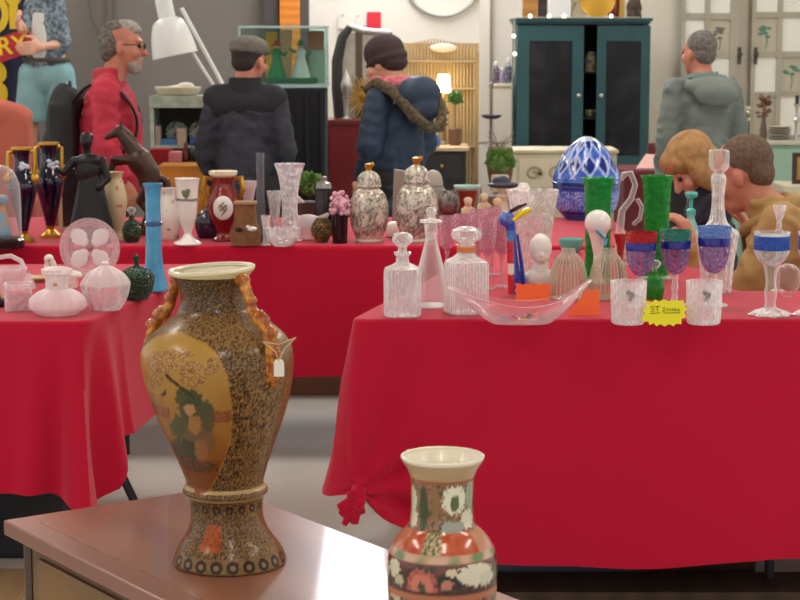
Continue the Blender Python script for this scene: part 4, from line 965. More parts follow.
def bush(n, R, h0, seed, lf=3.4):
    def f(g, u):
        random.seed(seed)
        for i in range(n):
            a = random.uniform(0, 2 * PI); e = math.asin(random.uniform(-.3, 1)); r = R * random.uniform(.75, 1.05)
            c = Vector((math.cos(a) * math.cos(e) * r, math.sin(a) * math.cos(e) * r, h0 + math.sin(e) * r)) * u
            d = Vector((math.cos(a) * math.cos(e), math.sin(a) * math.cos(e), math.sin(e))) + Vector((random.uniform(-.6, .6), random.uniform(-.6, .6), random.uniform(-.6, .6)))
            g.ell(c, (lf * .5 * u, lf * .2 * u, lf * u), d, n=4)
        g.ell((0, 0, h0 * u), R * .72 * u, n=8)
    return f
ware('potted_plant', 'bushy green plant in a dark pot behind the trumpet vase', 'plant', 310, 229, [('foliage', foliage, bush(130, 14, 42, 3)), ('pot', mat('pot_dark', '3c2c22', .6), [(8, 0), (9, 1), (11, 22), (11.5, 26), (9, 27)], {'curve': 0})], rb=8)
ware('black_tin', 'tall black tin box with silver top beside the white swan', 'tin', 324, 235, [('body', black, [(8.4, 0), (8.8, 1), (8.8, 44), (8, 46)], {'sq': .85, 'seg': 48, 'curve': 0, 'ang': 20}), ('lid', mat('tin_silver', '9a9a98', .3, .7), [(8, 46), (7, 51), (3, 53), (3.4, 57), (0, 58)], {'curve': 0})])
def cone_scales(g, u):
    for j in range(9):
        for k in range(12):
            a = 2 * PI * (k + .5 * (j % 2)) / 12; z = 2 + j * 2.7; r = 9.6 * math.sin(PI * (z + 3) / 32)
            g.ell((r * math.cos(a) * u, r * math.sin(a) * u, z * u), (1.9 * u, 1.9 * u, 1.6 * u), (math.cos(a), math.sin(a), 1.2), n=4)
    g.ell((0, 0, 13 * u), (8.6 * u, 8.6 * u, 12.6 * u), n=8)
ware('pine_cone', 'golden brown pine cone ornament before the black tin', 'ornament', 322, 243.5, [('body', mat('cone_gold', '8a6c3c', .5, mix=(40, '4a3820', .4, .6)), cone_scales)], rb=8)
def flowers(g, u):
    random.seed(9)
    for i in range(60):
        a = random.uniform(0, 2 * PI); z = random.uniform(-8, 13); r = 9.4 * math.sqrt(max(0, 1 - (z / 14) ** 2))
        g.ell((r * math.cos(a) * u, r * math.sin(a) * u, (38 + z) * u), random.uniform(1.6, 2.8) * u, n=4)
    g.ell((0, 0, 39 * u), 8 * u, n=8)
ware('flower_pot', 'black tin holding a dome of pink flowers next to the porcelain jar', 'flowers', 340, 244, [('pot', black, [(7, 0), (7.4, 1), (8, 24), (8.6, 29), (7, 30)], {'curve': 0}), ('blossom', mat('blossom_pink', 'd89ab0', .6, mix=(60, 'e8c0cc', .4, .6)), flowers)])
def jar_col(co):
    z = co.z / u_j; th = math.degrees(math.atan2(co.x, -co.y)); a = nz(th * .1, z * .32, 2); b = nz(th * .22, z * .7, 6); c3 = nz(th * .04, z * .1, 11)
    c = K('d6d0c2')
    if b > .12: c = K('8c8a80')
    if b < -.3: c = K('5c5a52')
    if a > .3: c = K('b88a80')
    if a < -.34: c = K('74806c')
    if c3 > .22: c = mixc(c, K('e6e0d2'), .6)
    if c3 < -.28 : c = mixc(c, K('6c6a60'), .4)
    if z < 4 or 51 < z < 53: c = K('d8d2c4')
    return c
for cx, lb in ((369, 'cream flowered porcelain ginger jar with gilt finial next to the pink flowers'), (416.5, 'cream flowered porcelain ginger jar with gilt finial beside the conical decanter')):
    s = 1.0 if cx < 400 else 1.08
    _, u_j = spot(cx, 243, TZ, 13)
    P = lambda l: [(r * s, h * s) for r, h in l]
    ware('ginger_jar', lb, 'jar', cx, 243.5, [
        ('body', painted, P([(13, 0), (14, 2), (13, 4), (17.5, 14), (19.6, 28), (18.8, 40), (15, 49), (11, 53), (10.4, 55)]), {'seg': 90, 'n': 8, 'vcol': jar_col}),
        ('lid', painted, P([(12, 55), (12.6, 56), (12, 58), (11, 65), (7, 69.5), (3.4, 71)]), {'seg': 72, 'n': 5, 'vcol': jar_col}),
        ('finial', gold, lambda g, u: (g.lathe([(3.4 * u * s, 71 * u * s), (2.4 * u * s, 72 * u * s), (4 * u * s, 75 * u * s), (4 * u * s, 78 * u * s), (0, 79 * u * s)], 16), g.ell((3.6 * u * s, -1 * u, 77.5 * u * s), 2.2 * u)))], group='cream ginger jars', rb=13)
ware('grey_jar', 'grey lidded jar peeping out behind the ginger jar by the decanter', 'jar', 433, 224, [('body', mat('grey_stone', '9c988f', .5, mix=(24, '7c786f', .4, .6)), [(11, 0), (14, 10), (15, 24), (12, 34), (9, 37)], {}), ('lid', mat('grey_lid', 'a6a299', .45), [(10, 37), (10, 40), (8, 48), (4, 52), (0, 53)], {})])
ware('grey_box', 'square grey stone bookend behind the ginger jar', 'bookend', 402, 222, [('body', mat('grey_stone2', '8f8a80', .6), lambda g, u: g.prism([(-10 * u, 0), (10 * u, 0), (10 * u, 30 * u), (4 * u, 50 * u), (-8 * u, 52 * u)], -7 * u, 7 * u), {'ang': 20})], rb=7)
ware('small_jar', 'tiny white porcelain jar between the two ginger jars', 'jar', 393, 238, [('body', white, [(5, 0), (6.5, 2), (7, 10), (5, 15), (3, 16)], {}), ('base', black, [(8, -.0), (8, .6), (6, 1)], {'curve': 0})])
# middle clutter
ware('silver_bowl', 'small tarnished silver bowl with dark rim to the side of the grey jar', 'bowl', 449, 227, [('body', mat('silver_dull', '8f8a84', .35, .7, mix=(40, '4c4844', .4, .6)), [(7, 0), (8, 1), (4, 5), (9, 14), (11, 22), (10, 30), (7, 36)], {'wall': 1})])
ware('red_bowl', 'dark red glass bowl with pale turquoise rim', 'bowl', 467, 222, [('body', mat('brick_red', '8e2a16', .3, coat=.4), [(6, 0), (7, 1), (5, 8), (8, 18), (11, 31)], {}), ('rim', mat('rim_turquoise', 'a8d0c8', .3), [(11, 31), (13.4, 33.5), (13.4, 36), (11, 36), (10, 32)], {'curve': 0})])
def seated(g, u):
    g.ell((0, 0, 8 * u), (8 * u, 6 * u, 8 * u)); g.ell((0, 0, 17 * u), (5.4 * u, 4.4 * u, 8 * u)); g.ell((0, -1 * u, 27 * u), (4 * u, 4 * u, 4.6 * u)); g.cap((-5 * u, -1 * u, 20 * u), (-6 * u, -6 * u, 11 * u), 2 * u); g.cap((5 * u, -1 * u, 20 * u), (6 * u, -6 * u, 11 * u), 2 * u); g.ell((0, 1 * u, 29 * u), (4.6 * u, 4.2 * u, 3.4 * u))
for cx, by, lb in ((468, 230, 'small beige seated figurine in front of the dark red bowl'), (484, 226, 'small beige seated figurine beside the dark red bowl'), (497, 231, 'small beige seated figurine before the navy hatted figurine')):
    ware('seated_figurine', lb, 'figurine', cx, by, [('body', beige, seated, {'remesh': 1.0})], group='beige seated figurines', rb=6)
ware('hatted_figurine', 'cream china figurine with a wide navy hat under the green topiary', 'figurine', 502, 224, [
    ('body', mat('cream_china', 'd8ccb0', .4), lambda g, u: (g.lathe([(10 * u, 0), (11 * u, 2 * u), (7 * u, 14 * u), (5 * u, 22 * u), (7 * u, 28 * u)], 20), g.ell((0, 0, 33 * u), (5.4 * u, 5.4 * u, 6.4 * u))), {'remesh': 1.0}),
    ('hat', mat('hat_navy', '262e44', .4), lambda g, u: (g.ell((1 * u, 0, 38 * u), (16 * u, 12 * u, 3.4 * u)), g.ell((-1 * u, 0, 42 * u), (9 * u, 8 * u, 5.6 * u))), {'remesh': 1.0})], rb=9)
ware('table_lamp', 'small white frosted glass lamp behind the wide etched vase', 'lamp', 523, 228, [('shade', mat('opal_glass', 'f4f2ee', .3), [(13, 24), (12, 27), (8, 36), (5, 42), (4, 44)], {}), ('stand', gold, [(9, 0), (9, 2), (2, 4), (2, 22), (6, 24)], {'curve': 0})], rb=8)
def egg_col(co):
    z = co.z / u_e; th = math.degrees(math.atan2(co.x, -co.y))
    c = mixc(K('2c4cc0'), K('4a78dc'), .5 + nz(th * .08, z * .2))
    if 36 < z < 39 or 34.5 < z < 35.2: return K('101c5c') if z < 38 else K('2a8cd8')
    if z > 41:
        # diamond cut lattice on the pointed lid
        k = 9 * (1 - .0 * z); a = (th / 360 * 12 + z / 22) % 1; b = (th / 360 * 12 - z / 22) % 1
        w_ = .17 + .12 * smooth01(60, 85, z)
        if min(a, 1 - a) < w_ * .5 or min(b, 1 - b) < w_ * .5: c = mixc(K('ccdcf8'), K('88b0f0'), .5 + nz(th * .3, z * .4))
        elif (int(math.floor(th / 360 * 12 + z / 22)) + int(math.floor(th / 360 * 12 - z / 22))) % 2: c = K('122a8c')
        if z > 78 : c = mixc(c, K('dce6fa'), .6)
        if z > 50 and nz(th * .12, z * .02, 3) > .34: c = mixc(c, K('e0e8fc'), .7)
        return c
    if 6 < z < 33:
        n = nz(th * .5, z * .9, 4)
        if n > .05: c = mixc(c, K('a8c0f0'), .8)
        if z < 9 or z > 30: c = K('1c3494')
    return c
_, u_e = spot(586, 221, TZ, 22)
ware('egg_jar', 'large cobalt blue cut glass egg shaped jar with pointed lid', 'jar', 586, 221, [
    ('bowl', painted, [(20, 0), (22, 2), (29, 10), (32.5, 22), (33.5, 35)], {'seg': 150, 'n': 9, 'vcol': egg_col}),
    ('band', mat('cobalt_band', '141e66', .15, coat=.5), [(33.5, 35), (34.4, 35.6), (34.4, 37.4), (33.5, 38)], {'curve': 0, 'seg': 72}),
    ('lid', painted, [(33.5, 38), (32.6, 45), (27, 59), (18, 72), (9.5, 79), (4, 82), (0, 82.5)], {'seg': 150, 'n': 9, 'vcol': egg_col})], rb=20)
# ---------------------------------------------------------------- people
BASEJ = dict(pelvis=(0, 0, .93), waist=(0, 0, 1.08), chest=(0, 0, 1.28), neck=(0, -.01, 1.46), head=(0, .03, 1.62),
    shL=(-.18, -.01, 1.41), shR=(.18, -.01, 1.41), elL=(-.25, -.04, 1.13), elR=(.25, -.04, 1.13), wrL=(-.23, .1, .92), wrR=(.23, .1, .92),
    hipL=(-.09, 0, .92), hipR=(.09, 0, .92), knL=(-.1, .03, .5), knR=(.1, .03, .5), anL=(-.1, 0, .08), anR=(.1, 0, .08))
skin_m = mat('skin_warm', 'c8866c', .55, mix=(14, 'b87460', .3, .7))
skin_l = mat('skin_light', 'd8a488', .55)
shoe_m = mat('shoe_dark', '20201f', .5)
def head_prims(g):
    g.ell((0, -.012, .035), (.074, .094, .086)); g.ell((0, .02, -.02), (.064, .074, .086)); g.ell((0, .045, -.085), (.044, .042, .032)); g.ell((0, .068, -.1), (.022, .02, .018))
    g.cap((0, .09, .005), (0, .112, -.035), .010, .0145); g.ell((0, .076, .026), (.052, .022, .013)); g.ell((0, .088, -.068), (.025, .013, .008)); g.ell((0, .087, -.080), (.022, .012, .007))
    for s in (-1, 1): g.ell((s * .075, -.004, -.014), (.009, .019, .03)); g.ell((s * .045, .066, -.03), (.022, .02, .024))
    g.cap((0, -.02, -.06), (0, -.035, -.19), .054, .058)
def hand_prims(g, w, e, palm_n):
    w, e = Vector(w), Vector(e); d = (w - e).normalized(); n = Vector(palm_n); n = (n - d * n.dot(d)).normalized(); s = d.cross(n)
    g.cap(w, w + d * .03, .026, .028)
    for i in range(4):
        b0 = w + d * .03 + s * (i - 1.5) * .015; b = w + d * .088 + s * (i - 1.5) * .0205
        g.cap(b0, b, .014, .0118)
        L = (.066, .078, .072, .054)[i]
        m = b + (d * .85 + n * .42).normalized() * L * .55; t = m + (d * .45 + n * .85).normalized() * L * .5
        g.cap(b, m, .0098, .009); g.cap(m, t, .009, .0075)
    tb = w + d * .028 - s * .028; tm = tb + (d * .55 - s * .75 + n * .35).normalized() * .042; tt = tm + (d * .85 - s * .1 + n * .4).normalized() * .034
    g.cap(tb, tm, .0145, .0115); g.cap(tm, tt, .0112, .009)
def figure(label, pos, rz, k=1.0, J=None, yaw=0, nod=0, hs=1.0, jacket=None, trousers=None, skin=None, hair=None, hairkind='short', wide=1.0, deep=1.0, quilt=False, hem=.82, sleeve=True, palm=((1, 0, 0), (-1, 0, 0)), z0=0, legs_bare=False, name='person', cat='person', trouser_end=None, yoke=None):
    j = dict(BASEJ); j.update(J or {}); j = {a: Vector(v) * k for a, v in j.items()}
    skin = skin or skin_m
    t = thing(name, label, cat, (pos[0], pos[1], z0), rz)
    HM = Matrix.Translation(j['head']) @ Matrix.Rotation(yaw, 4, 'Z') @ Matrix.Rotation(-nod, 4, 'X') @ Matrix.Scale(hs, 4)
    g = G(); g.M = HM; head_prims(g); g.M = Matrix()
    g.cap(j['neck'], HM @ Vector((0, -.02, -.08)), .056 * k, .05 * hs)
    up = (j['chest'] - j['pelvis']).normalized()
    g.ell(j['chest'], (.155 * k, .10 * k, .2 * k), up); g.ell(j['waist'], (.14 * k, .1 * k, .17 * k), up); g.ell(j['pelvis'], (.15 * k, .11 * k, .13 * k))
    for s, p in (('L', palm[0]), ('R', palm[1])):
        g.cap(j['chest'].lerp(j['sh' + s], .55), j['sh' + s], .07 * k, .055 * k)
        g.cap(j['sh' + s], j['el' + s], .05 * k, .04 * k); g.cap(j['el' + s], j['wr' + s], .04 * k, .026 * k)
        hand_prims(g, j['wr' + s], j['el' + s], p)
        g.cap(j['hip' + s], j['kn' + s], .08 * k, .055 * k); g.cap(j['kn' + s], j['an' + s], .054 * k, .036 * k)
        a = j['an' + s]; g.cap(a + Vector((0, -.03, .042 - a.z)), a + Vector((0, .12, .036 - a.z)), .035 * k, .03 * k)
    g.build('body', skin, t, remesh=.0068, sm=3)
    for s in ('L', 'R'):
        a = j['an' + s]; g = G(); zz = a.z
        g.cap(a + Vector((0, -.035, -zz + .05)), a + Vector((0, .15, -zz + .042)), .047, .04); g.cap(a + Vector((0, 0, 0.01)), a + Vector((0, -.01, -zz + .055)), .05, .052)
        g.build('shoe', shoe_m, t, remesh=.01, sm=3)
    for s in (-1, 1):
        g = G(); g.M = HM; g.ell((s * .031, .083, .004), .0115, n=6); g.ell((s * .031, .0925, .004), (.005, .003, .005), n=6); g.build('eye', mat('eye_dark', '3a302a', .2), t)
    if trousers:
        g = G(); g.ell(j['pelvis'], (.182 * k * wide, .14 * k * deep, .15 * k))
        for s in ('L', 'R'): g.ell(j['hip' + s], (.108 * k, .118 * k, .12 * k))
        for s in ('L', 'R'):
            end = j['an' + s] if trouser_end is None else j['kn' + s].lerp(j['hip' + s], trouser_end)
            if trouser_end is None: g.cap(j['hip' + s], j['kn' + s], .098 * k, .075 * k); g.cap(j['kn' + s], end, .074 * k, .06 * k)
            else: g.tube([j['hip' + s], j['hip' + s].lerp(end, .5), end], [.105 * k, .115 * k, .122 * k], 16)
        g.build('trousers', trousers, t, remesh=.011, sm=5)
    if jacket:
        g = G()
        g.ell(j['chest'], (.195 * k * wide, .135 * k * deep, .2 * k), up); g.ell(j['waist'], (.185 * k * wide, .14 * k * deep, .2 * k), up)
        hb = j['pelvis'] + (j['pelvis'] - j['waist']).normalized() * .12 * k if hem is None else Vector((j['pelvis'].x, j['pelvis'].y, hem * k))
        g.tube([j['chest'], j['waist'], hb], [.165 * k * wide, .178 * k * wide, .185 * k * wide], 24, flat=.76 * deep / wide)
        if quilt:
            L = (j['neck'] - hb).length
            for i in range(7):
                p = hb.lerp(j['chest'] + up * .1 * k, i / 6.2); r = (.212 - .007 * i) * k * wide
                g.ell(p, (r, r * .78 * deep / wide, .062 * k), up)
        for s in ('L', 'R'):
            g.cap(j['neck'] - up * .03 * k, j['sh' + s], .062 * k, .078 * k)
            g.cap(j['chest'].lerp(j['sh' + s], .6), j['sh' + s], .1 * k, .08 * k)
            a, b, c = j['sh' + s], j['el' + s], j['wr' + s]
            g.cap(a, b, .076 * k, .066 * k)
            if sleeve: g.cap(b, c - (c - b).normalized() * .03, .064 * k, .052 * k)
            if quilt:
                for i in range(4): g.ell(a.lerp(b, .2 + i * .25), .086 * k, n=8)
            for i in range(3):
                q = b.lerp(a, .12 + .2 * i) ; g.ell(q + Vector((0, .01, 0)), (.07 * k, .072 * k, .024 * k), (a - b).normalized() + Vector((0, .3, 0)), n=8)
        g.lathe([(.085 * k, -.03), (.088 * k, .03), (.08 * k, .055), (.068 * k, .05), (.065 * k, -.03)], 24, c=j['neck'])
        g.build('jacket', jacket, t, remesh=.0105, sm=4, wr=(.007, 9) if quilt else (.012, 8))
    if hair:
        g = G(); g.M = HM
        if hairkind == 'short':
            g.ell((0, -.024, .044), (.0785, .091, .083)); g.ell((0, -.055, -.008), (.067, .046, .058))
        elif hairkind == 'bob':
            g.ell((0, .05, .062), (.076, .056, .055)); g.ell((0, -.018, .045), (.093, .106, .092)); g.ell((0, -.04, -.03), (.094, .08, .1)); 
            for s in (-1, 1): g.ell((s * .078, .012, -.03), (.024, .045, .09))
        elif hairkind == 'balding':
            g.ell((0, -.05, .012), (.081, .066, .082)); g.ell((0, -.06, -.03), (.066, .045, .055)); g.ell((0, -.02, .066), (.066, .08, .056))
        g.build('hair', hair, t, remesh=.007, sm=3)
    return t, j, HM
def part(t, name, m, f, M=None, remesh=None, sm=3, ang=38):
    g = G(); g.M = M or Matrix(); f(g); return g.build(name, m, t, remesh=remesh, sm=sm, ang=ang)

jeans = mat('trouser_navy', '262c3a', .8); blackcloth = mat('trouser_black', '1c1c20', .8)
def curve3(P, n=4):
    P = [Vector(p) for p in P]; Q = [P[0]] + P + [P[-1]]; out = []
    for i in range(1, len(Q) - 2):
        for k in range(n):
            t = k / n; a, b, c, d = Q[i - 1:i + 3]
            out.append(.5 * (2 * b + (c - a) * t + (2 * a - 5 * b + 4 * c - d) * t * t + (3 * b - a - 3 * c + d) * t ** 3))
    return out + [P[-1]]
# man in red with a rucksack
P_ = at_d(109, 50, 9.15)
redj = mat('red_jacket', 'c23046', .75, mix=(7, 'ae2840', .35, .65), bump=(9, .5))
t, j, HM = figure('grey bearded man in a red jacket wearing glasses and a black rucksack, in profile', (P_.x, P_.y), -PI / 2 + .06, .895,
    J=dict(head=(0, .07, 1.645), neck=(0, .0, 1.47), elL=(-.24, .02, 1.13), elR=(.24, .0, 1.13), wrL=(-.2, .1, .93), wrR=(.2, .08, .93)), nod=.05, hs=1.02, jacket=redj, trousers=jeans,
    hair=mat('hair_iron', '4c4640', .8, mix=(50, '7c766e', .4, .65)), hairkind='balding', deep=1.12, hem=.86)
grey_h = mat('hair_grey', 'a8a29a', .85, mix=(60, '8a847c', .4, .6))
part(t, 'fringe', grey_h, lambda g: (g.ell((0, .012, .085), (.058, .07, .04)), g.ell((0, .045, .075), (.05, .045, .03))), HM, .007)
part(t, 'beard', grey_h, lambda g: (g.ell((0, .06, -.1), (.04, .036, .032)), g.ell((0, .09, -.06), (.028, .014, .008)), g.ell((0, .05, -.085), (.05, .04, .03))), HM, .007)
def specs(g):
    for s in (-1, 1):
        g.tube([(s * .031 + .021 * math.cos(a), .106, .002 + .016 * math.sin(a)) for a in [i * PI / 8 for i in range(17)]], .0022, 6)
        g.tube([(s * .053, .104, .006), (s * .074, .06, .008), (s * .078, -.01, .006)], .0024, 6)
    g.tube([(-.01, .108, .006), (.01, .108, .006)], .002, 6)
part(t, 'glasses', mat('specs_dark', '2a2624', .3, .4), specs, HM)
R_ = Matrix.Rotation(-PI / 2 + .06, 4, 'Z')
bp = thing('rucksack', 'black rucksack on the back of the man in the red jacket', 'rucksack', (P_.x, P_.y, 0), -PI / 2 + .06)
def sack(g):
    g.ell((0, -.225, 1.06), (.15, .085, .24)); g.box((0, -.22, 1.02), (.26, .12, .36)); g.ell((0, -.285, .96), (.11, .05, .12)); g.ell((0, -.2, 1.2), (.12, .08, .08))
part(bp, 'bag', mat('rucksack_black', '1f2024', .75, bump=(70, .2)), sack, None, .012, 5)
for s in (-1, 1): part(bp, 'strap', mat('strap_black', '16161a', .7), lambda g: g.tube(curve3([(s * .1, -.17, 1.2), (s * .13, -.09, 1.285), (s * .14, .01, 1.29), (s * .135, .09, 1.225), (s * .125, .138, 1.11), (s * .15, .09, .98), (s * .14, -.1, .93), (s * .12, -.18, .92)]), [.016] * 29, 8, flat=.45))
part(bp, 'haul_loop', mat('strap_black'), lambda g: g.tube([(-.03, -.19, 1.27), (0, -.19, 1.30), (.03, -.19, 1.27)], .008, 8))

# man in the flat cap
P_ = at_d(245, 64, 9.05)
navyj = mat('navy_jacket', '282b36', .8, mix=(5, '31343f', .35, .65), bump=(40, .2))
t, j, HM = figure('man in a grey flat cap and dark navy jacket seen from behind', (P_.x, P_.y), .0, .865,
    J=dict(head=(0.02, .04, 1.62), elL=(-.225, -.02, 1.13), wrL=(-.2, .14, .95), elR=(.22, -.02, 1.13), wrR=(.19, .14, .95), shL=(-.155, -.01, 1.40), shR=(.155, -.01, 1.40)), yaw=-.5, nod=.12, hs=.95, wide=.9, jacket=navyj, trousers=blackcloth, hair=mat('hair_dark', '2c2622', .8), hem=.8)
tweed = mat('tweed_grey', '77756e', .85, mix=(120, '5e5c56', .4, .6))
part(t, 'cap', tweed, lambda g: (g.ell((0, -.01, .072), (.096, .112, .055)), g.ell((0, -.02, .05), (.092, .104, .032)), g.ell((0, .085, .052), (.07, .06, .014))), HM, .007, 3)
part(t, 'yoke', mat('navy_dark', '181a22', .75), lambda g: [g.cap(j['neck'] + Vector((0, -.015, -.02)), j['sh' + s] + Vector((0, -.006, .012)), .060, .072) for s in 'LR'] + [g.tube([j['shL'] + Vector((-.02, -.012, -.02)), j['chest'] + Vector((0, -.03, .09)), j['shR'] + Vector((.02, -.012, -.02))], [.066, .088, .066], 16)], None, .0105, 12)
part(t, 'collar', mat('navy_dark'), lambda g: g.lathe([(.09, -.04), (.083, .02), (.077, .06), (.066, .062), (.06, -.03)], 24, c=j['neck']))

# person in the navy quilted coat
P_ = at_d(397, 60, 9.6)
coat = mat('navy_quilt', '182942', .55, mix=(6, '1d3450', .35, .65), bump=(14, .35))
t, j, HM = figure('person in a navy quilted coat with fur trimmed hood, dark beanie and pink scarf', (P_.x, P_.y), math.radians(47), .86,
    J=dict(head=(0, .10, 1.615), neck=(0, .03, 1.455), elL=(-.235, .0, 1.12), wrL=(-.2, .1, .92), elR=(.235, .0, 1.12), wrR=(.2, .1, .92), shL=(-.165, -.01, 1.40), shR=(.165, -.01, 1.40)), nod=.3, yaw=.18, hs=1.0, jacket=coat, trousers=blackcloth, quilt=True, wide=.98, deep=1.08, hem=.66, skin=skin_l, hair=mat('hair_brown', '4a342a', .8), hairkind='short')
knit = mat('beanie_plum', '38292b', .9, bump=(90, .5), mix=(90, '453436', .4, .6))
part(t, 'beanie', knit, lambda g: (g.ell((0, -.012, .05), (.096, .112, .092)), g.ell((0, -.02, .01), (.1, .112, .045)), g.ell((0, -.06, -.02), (.08, .06, .05))), HM, .007)
scarf = mat('scarf_pink', 'c4566a', .85, mix=(30, 'd88a92', .4, .6), bump=(60, .4))
part(t, 'scarf', scarf, lambda g: (g.tube([j['neck'] + Vector((.098 * math.cos(a), .105 * math.sin(a) + .005, .012 * math.sin(a * 2) + .02)) for a in [i * PI / 10 for i in range(21)]], .034, 10), g.tube([j['neck'] + Vector((.09 * math.cos(a), .1 * math.sin(a) + .005, .045)) for a in [i * PI / 10 for i in range(21)]], .026, 10)), None, .01)
part(t, 'hood', coat, lambda g: (g.ell((0, -.15, 1.235), (.15, .075, .09)), g.ell((0, -.17, 1.16), (.11, .06, .08))), None, .01, 5)
fur = mat('fur_brown', '6e6048', .95, mix=(60, '4c4234', .4, .6), bump=(120, 1))
def furf(g):
    random.seed(2); pts = [(-.12, .1, 1.25), (-.15, .0, 1.29), (-.15, -.11, 1.25), (-.12, -.2, 1.15), (-.05, -.255, 1.07), (.04, -.255, 1.07), (.12, -.2, 1.15), (.15, -.1, 1.25), (.15, .0, 1.29), (.12, .1, 1.25)]
    g.tube(pts, [.02] + [.028] * 8 + [.02], 10)
    for a, b in zip(pts, pts[1:]):
        for i in range(9):
            p = Vector(a).lerp(Vector(b), i / 9); d = Vector((random.uniform(-1, 1), random.uniform(-1, 1), random.uniform(-1, 1))).normalized(); g.ell(p + d * .024, (.008, .008, .018), d, n=4)
part(t, 'fur_trim', fur, furf)

# man in the grey green hooded jacket
P_ = at_d(703, 50, 9.6)
sage = mat('sage_jacket', '66706c', .7, mix=(4, '727c78', .35, .65), bump=(8, .5))
t, j, HM = figure('grey haired man in a sage grey hooded jacket standing by the glazed doors', (P_.x, P_.y), math.radians(18), .885,
    J=dict(head=(0, .05, 1.62), elL=(-.22, -.01, 1.13), wrL=(-.2, .1, .93), elR=(.22, -.02, 1.13), wrR=(.2, .1, .93), shL=(-.165, -.01, 1.41), shR=(.165, -.01, 1.41)), yaw=.28, nod=.02, hs=.93, jacket=sage, trousers=blackcloth, hair=mat('hair_silver', '77736e', .85, mix=(60, '5c5854', .4, .6)), wide=.92, deep=1.0, hem=.72)
part(t, 'hood', sage, lambda g: (g.ell((0, -.10, 1.27), (.15, .085, .055)), g.ell((0, -.155, 1.235), (.12, .06, .06)), g.ell((-.08, .01, 1.285), (.06, .09, .035)), g.ell((.08, .01, 1.285), (.06, .09, .035))), None, .01, 5)
part(t, 'hood_lining', mat('hood_teal', '50706c', .8), lambda g: g.ell((0, -.06, 1.312), (.105, .075, .022)))

# crouching man in tan
PX = at_d(835, 168, 6.11)
tan = mat('tan_jacket', 'b08c58', .75, mix=(4, 'a27e4c', .35, .65), bump=(10, .5))
t, j, HM = figure('crouching man with cropped hair in a tan jacket leaning over the table end', (PX.x, PX.y), math.radians(62), 1.0,
    J=dict(pelvis=(0, 0, .40), waist=(0, .06, .55), chest=(0, .12, .79), neck=(0, .2, .945), head=(0, .305, 1.06), shL=(-.19, .11, .91), shR=(.19, .13, .91), elL=(-.27, .24, .62), elR=(.27, .22, .62), wrL=(-.27, .37, .84), wrR=(.22, .34, .84),
           hipL=(-.1, 0, .42), hipR=(.1, 0, .42), knL=(-.14, .2, .53), knR=(.14, .24, .5), anL=(-.12, .08, .08), anR=(.12, .08, .08)), yaw=.0, nod=.35, hs=1.02, jacket=tan, trousers=jeans, wide=1.12, deep=1.15, hem=None,
    hair=mat('hair_cropped', '5a4638', .85, mix=(80, '6c5848', .4, .6)), hairkind='short', palm=((0, .2, -1), (0, .2, -1)))
part(t, 'collar', mat('tan_collar', '9c7a48', .8, bump=(60, .4)), lambda g: g.tube([j['neck'] + Vector((.1 * math.cos(a), .1 * math.sin(a) - .015, -.02 - .05 * math.sin(a))) for a in [i * PI / 10 for i in range(21)]], .026, 10))
part(t, 'zip', mat('zip_dark', '5a4426', .6), lambda g: g.tube([j['neck'] + Vector((-.02, .1, -.06)), j['chest'] + Vector((-.03, .165, .02)), j['waist'] + Vector((-.03, .175, 0)), j['pelvis'] + Vector((-.03, .16, 0))], .007, 6))

# child with fair hair
P_ = at_d(709, 168, 6.98)
t, j, HM = figure('fair haired child in a dark navy top beside the crouching man', (P_.x, P_.y), math.radians(98), .64,
    J=dict(head=(0, .10, 1.63), neck=(0, .03, 1.46), elL=(-.22, .0, 1.13), elR=(.22, .0, 1.13), wrL=(-.2, .08, .9), wrR=(.2, .08, .9)), nod=.75, yaw=.1, hs=.92, jacket=mat('child_navy', '1c2234', .8), trousers=jeans, skin=skin_l, hair=mat('hair_fair', 'b08658', .7, mix=(40, '96703f', .35, .65)), hairkind='bob', hem=.8)
# ---------------------------------------------------------------- back of the hall
def rect(px0, px1, foot, top, d):
    a, b = at_d(px0, foot, d), at_d(px1, top, d); return a.x, b.x, a.z, b.z
def text(body, size, m, parent, loc, ext=.006, off=.0, name='lettering', rot=(PI / 2, 0, 0), sx=1):
    cu = bpy.data.curves.new(name, 'FONT'); cu.body = body; cu.size = size; cu.extrude = ext; cu.offset = off; cu.align_x = 'CENTER'; cu.align_y = 'CENTER'
    o = bpy.data.objects.new(name, cu); COL.objects.link(o); dg = bpy.context.evaluated_depsgraph_get(); dg.update()
    me = bpy.data.meshes.new_from_object(o.evaluated_get(dg)); bpy.data.objects.remove(o); me.materials.clear(); me.materials.append(m)
    o = bpy.data.objects.new(name, me); COL.objects.link(o); o.parent = parent; o.location = loc; o.rotation_euler = rot; o.scale = (sx, 1, 1); return o
def boxed(name, label, cat, px0, px1, py0, py1, d, dep, m, group=None, bevel=.004, toz=None):
    x0, x1, z0, z1 = rect(px0, px1, py0, py1, d)
    if toz is not None: z0 = toz
    o = G().bbox((-(x1 - x0) / 2, 0, 0), ((x1 - x0) / 2, dep, z1 - z0)).build(name, m, bevel=bevel); o.location = ((x0 + x1) / 2, d, z0)
    return tag(o, label, cat, group)
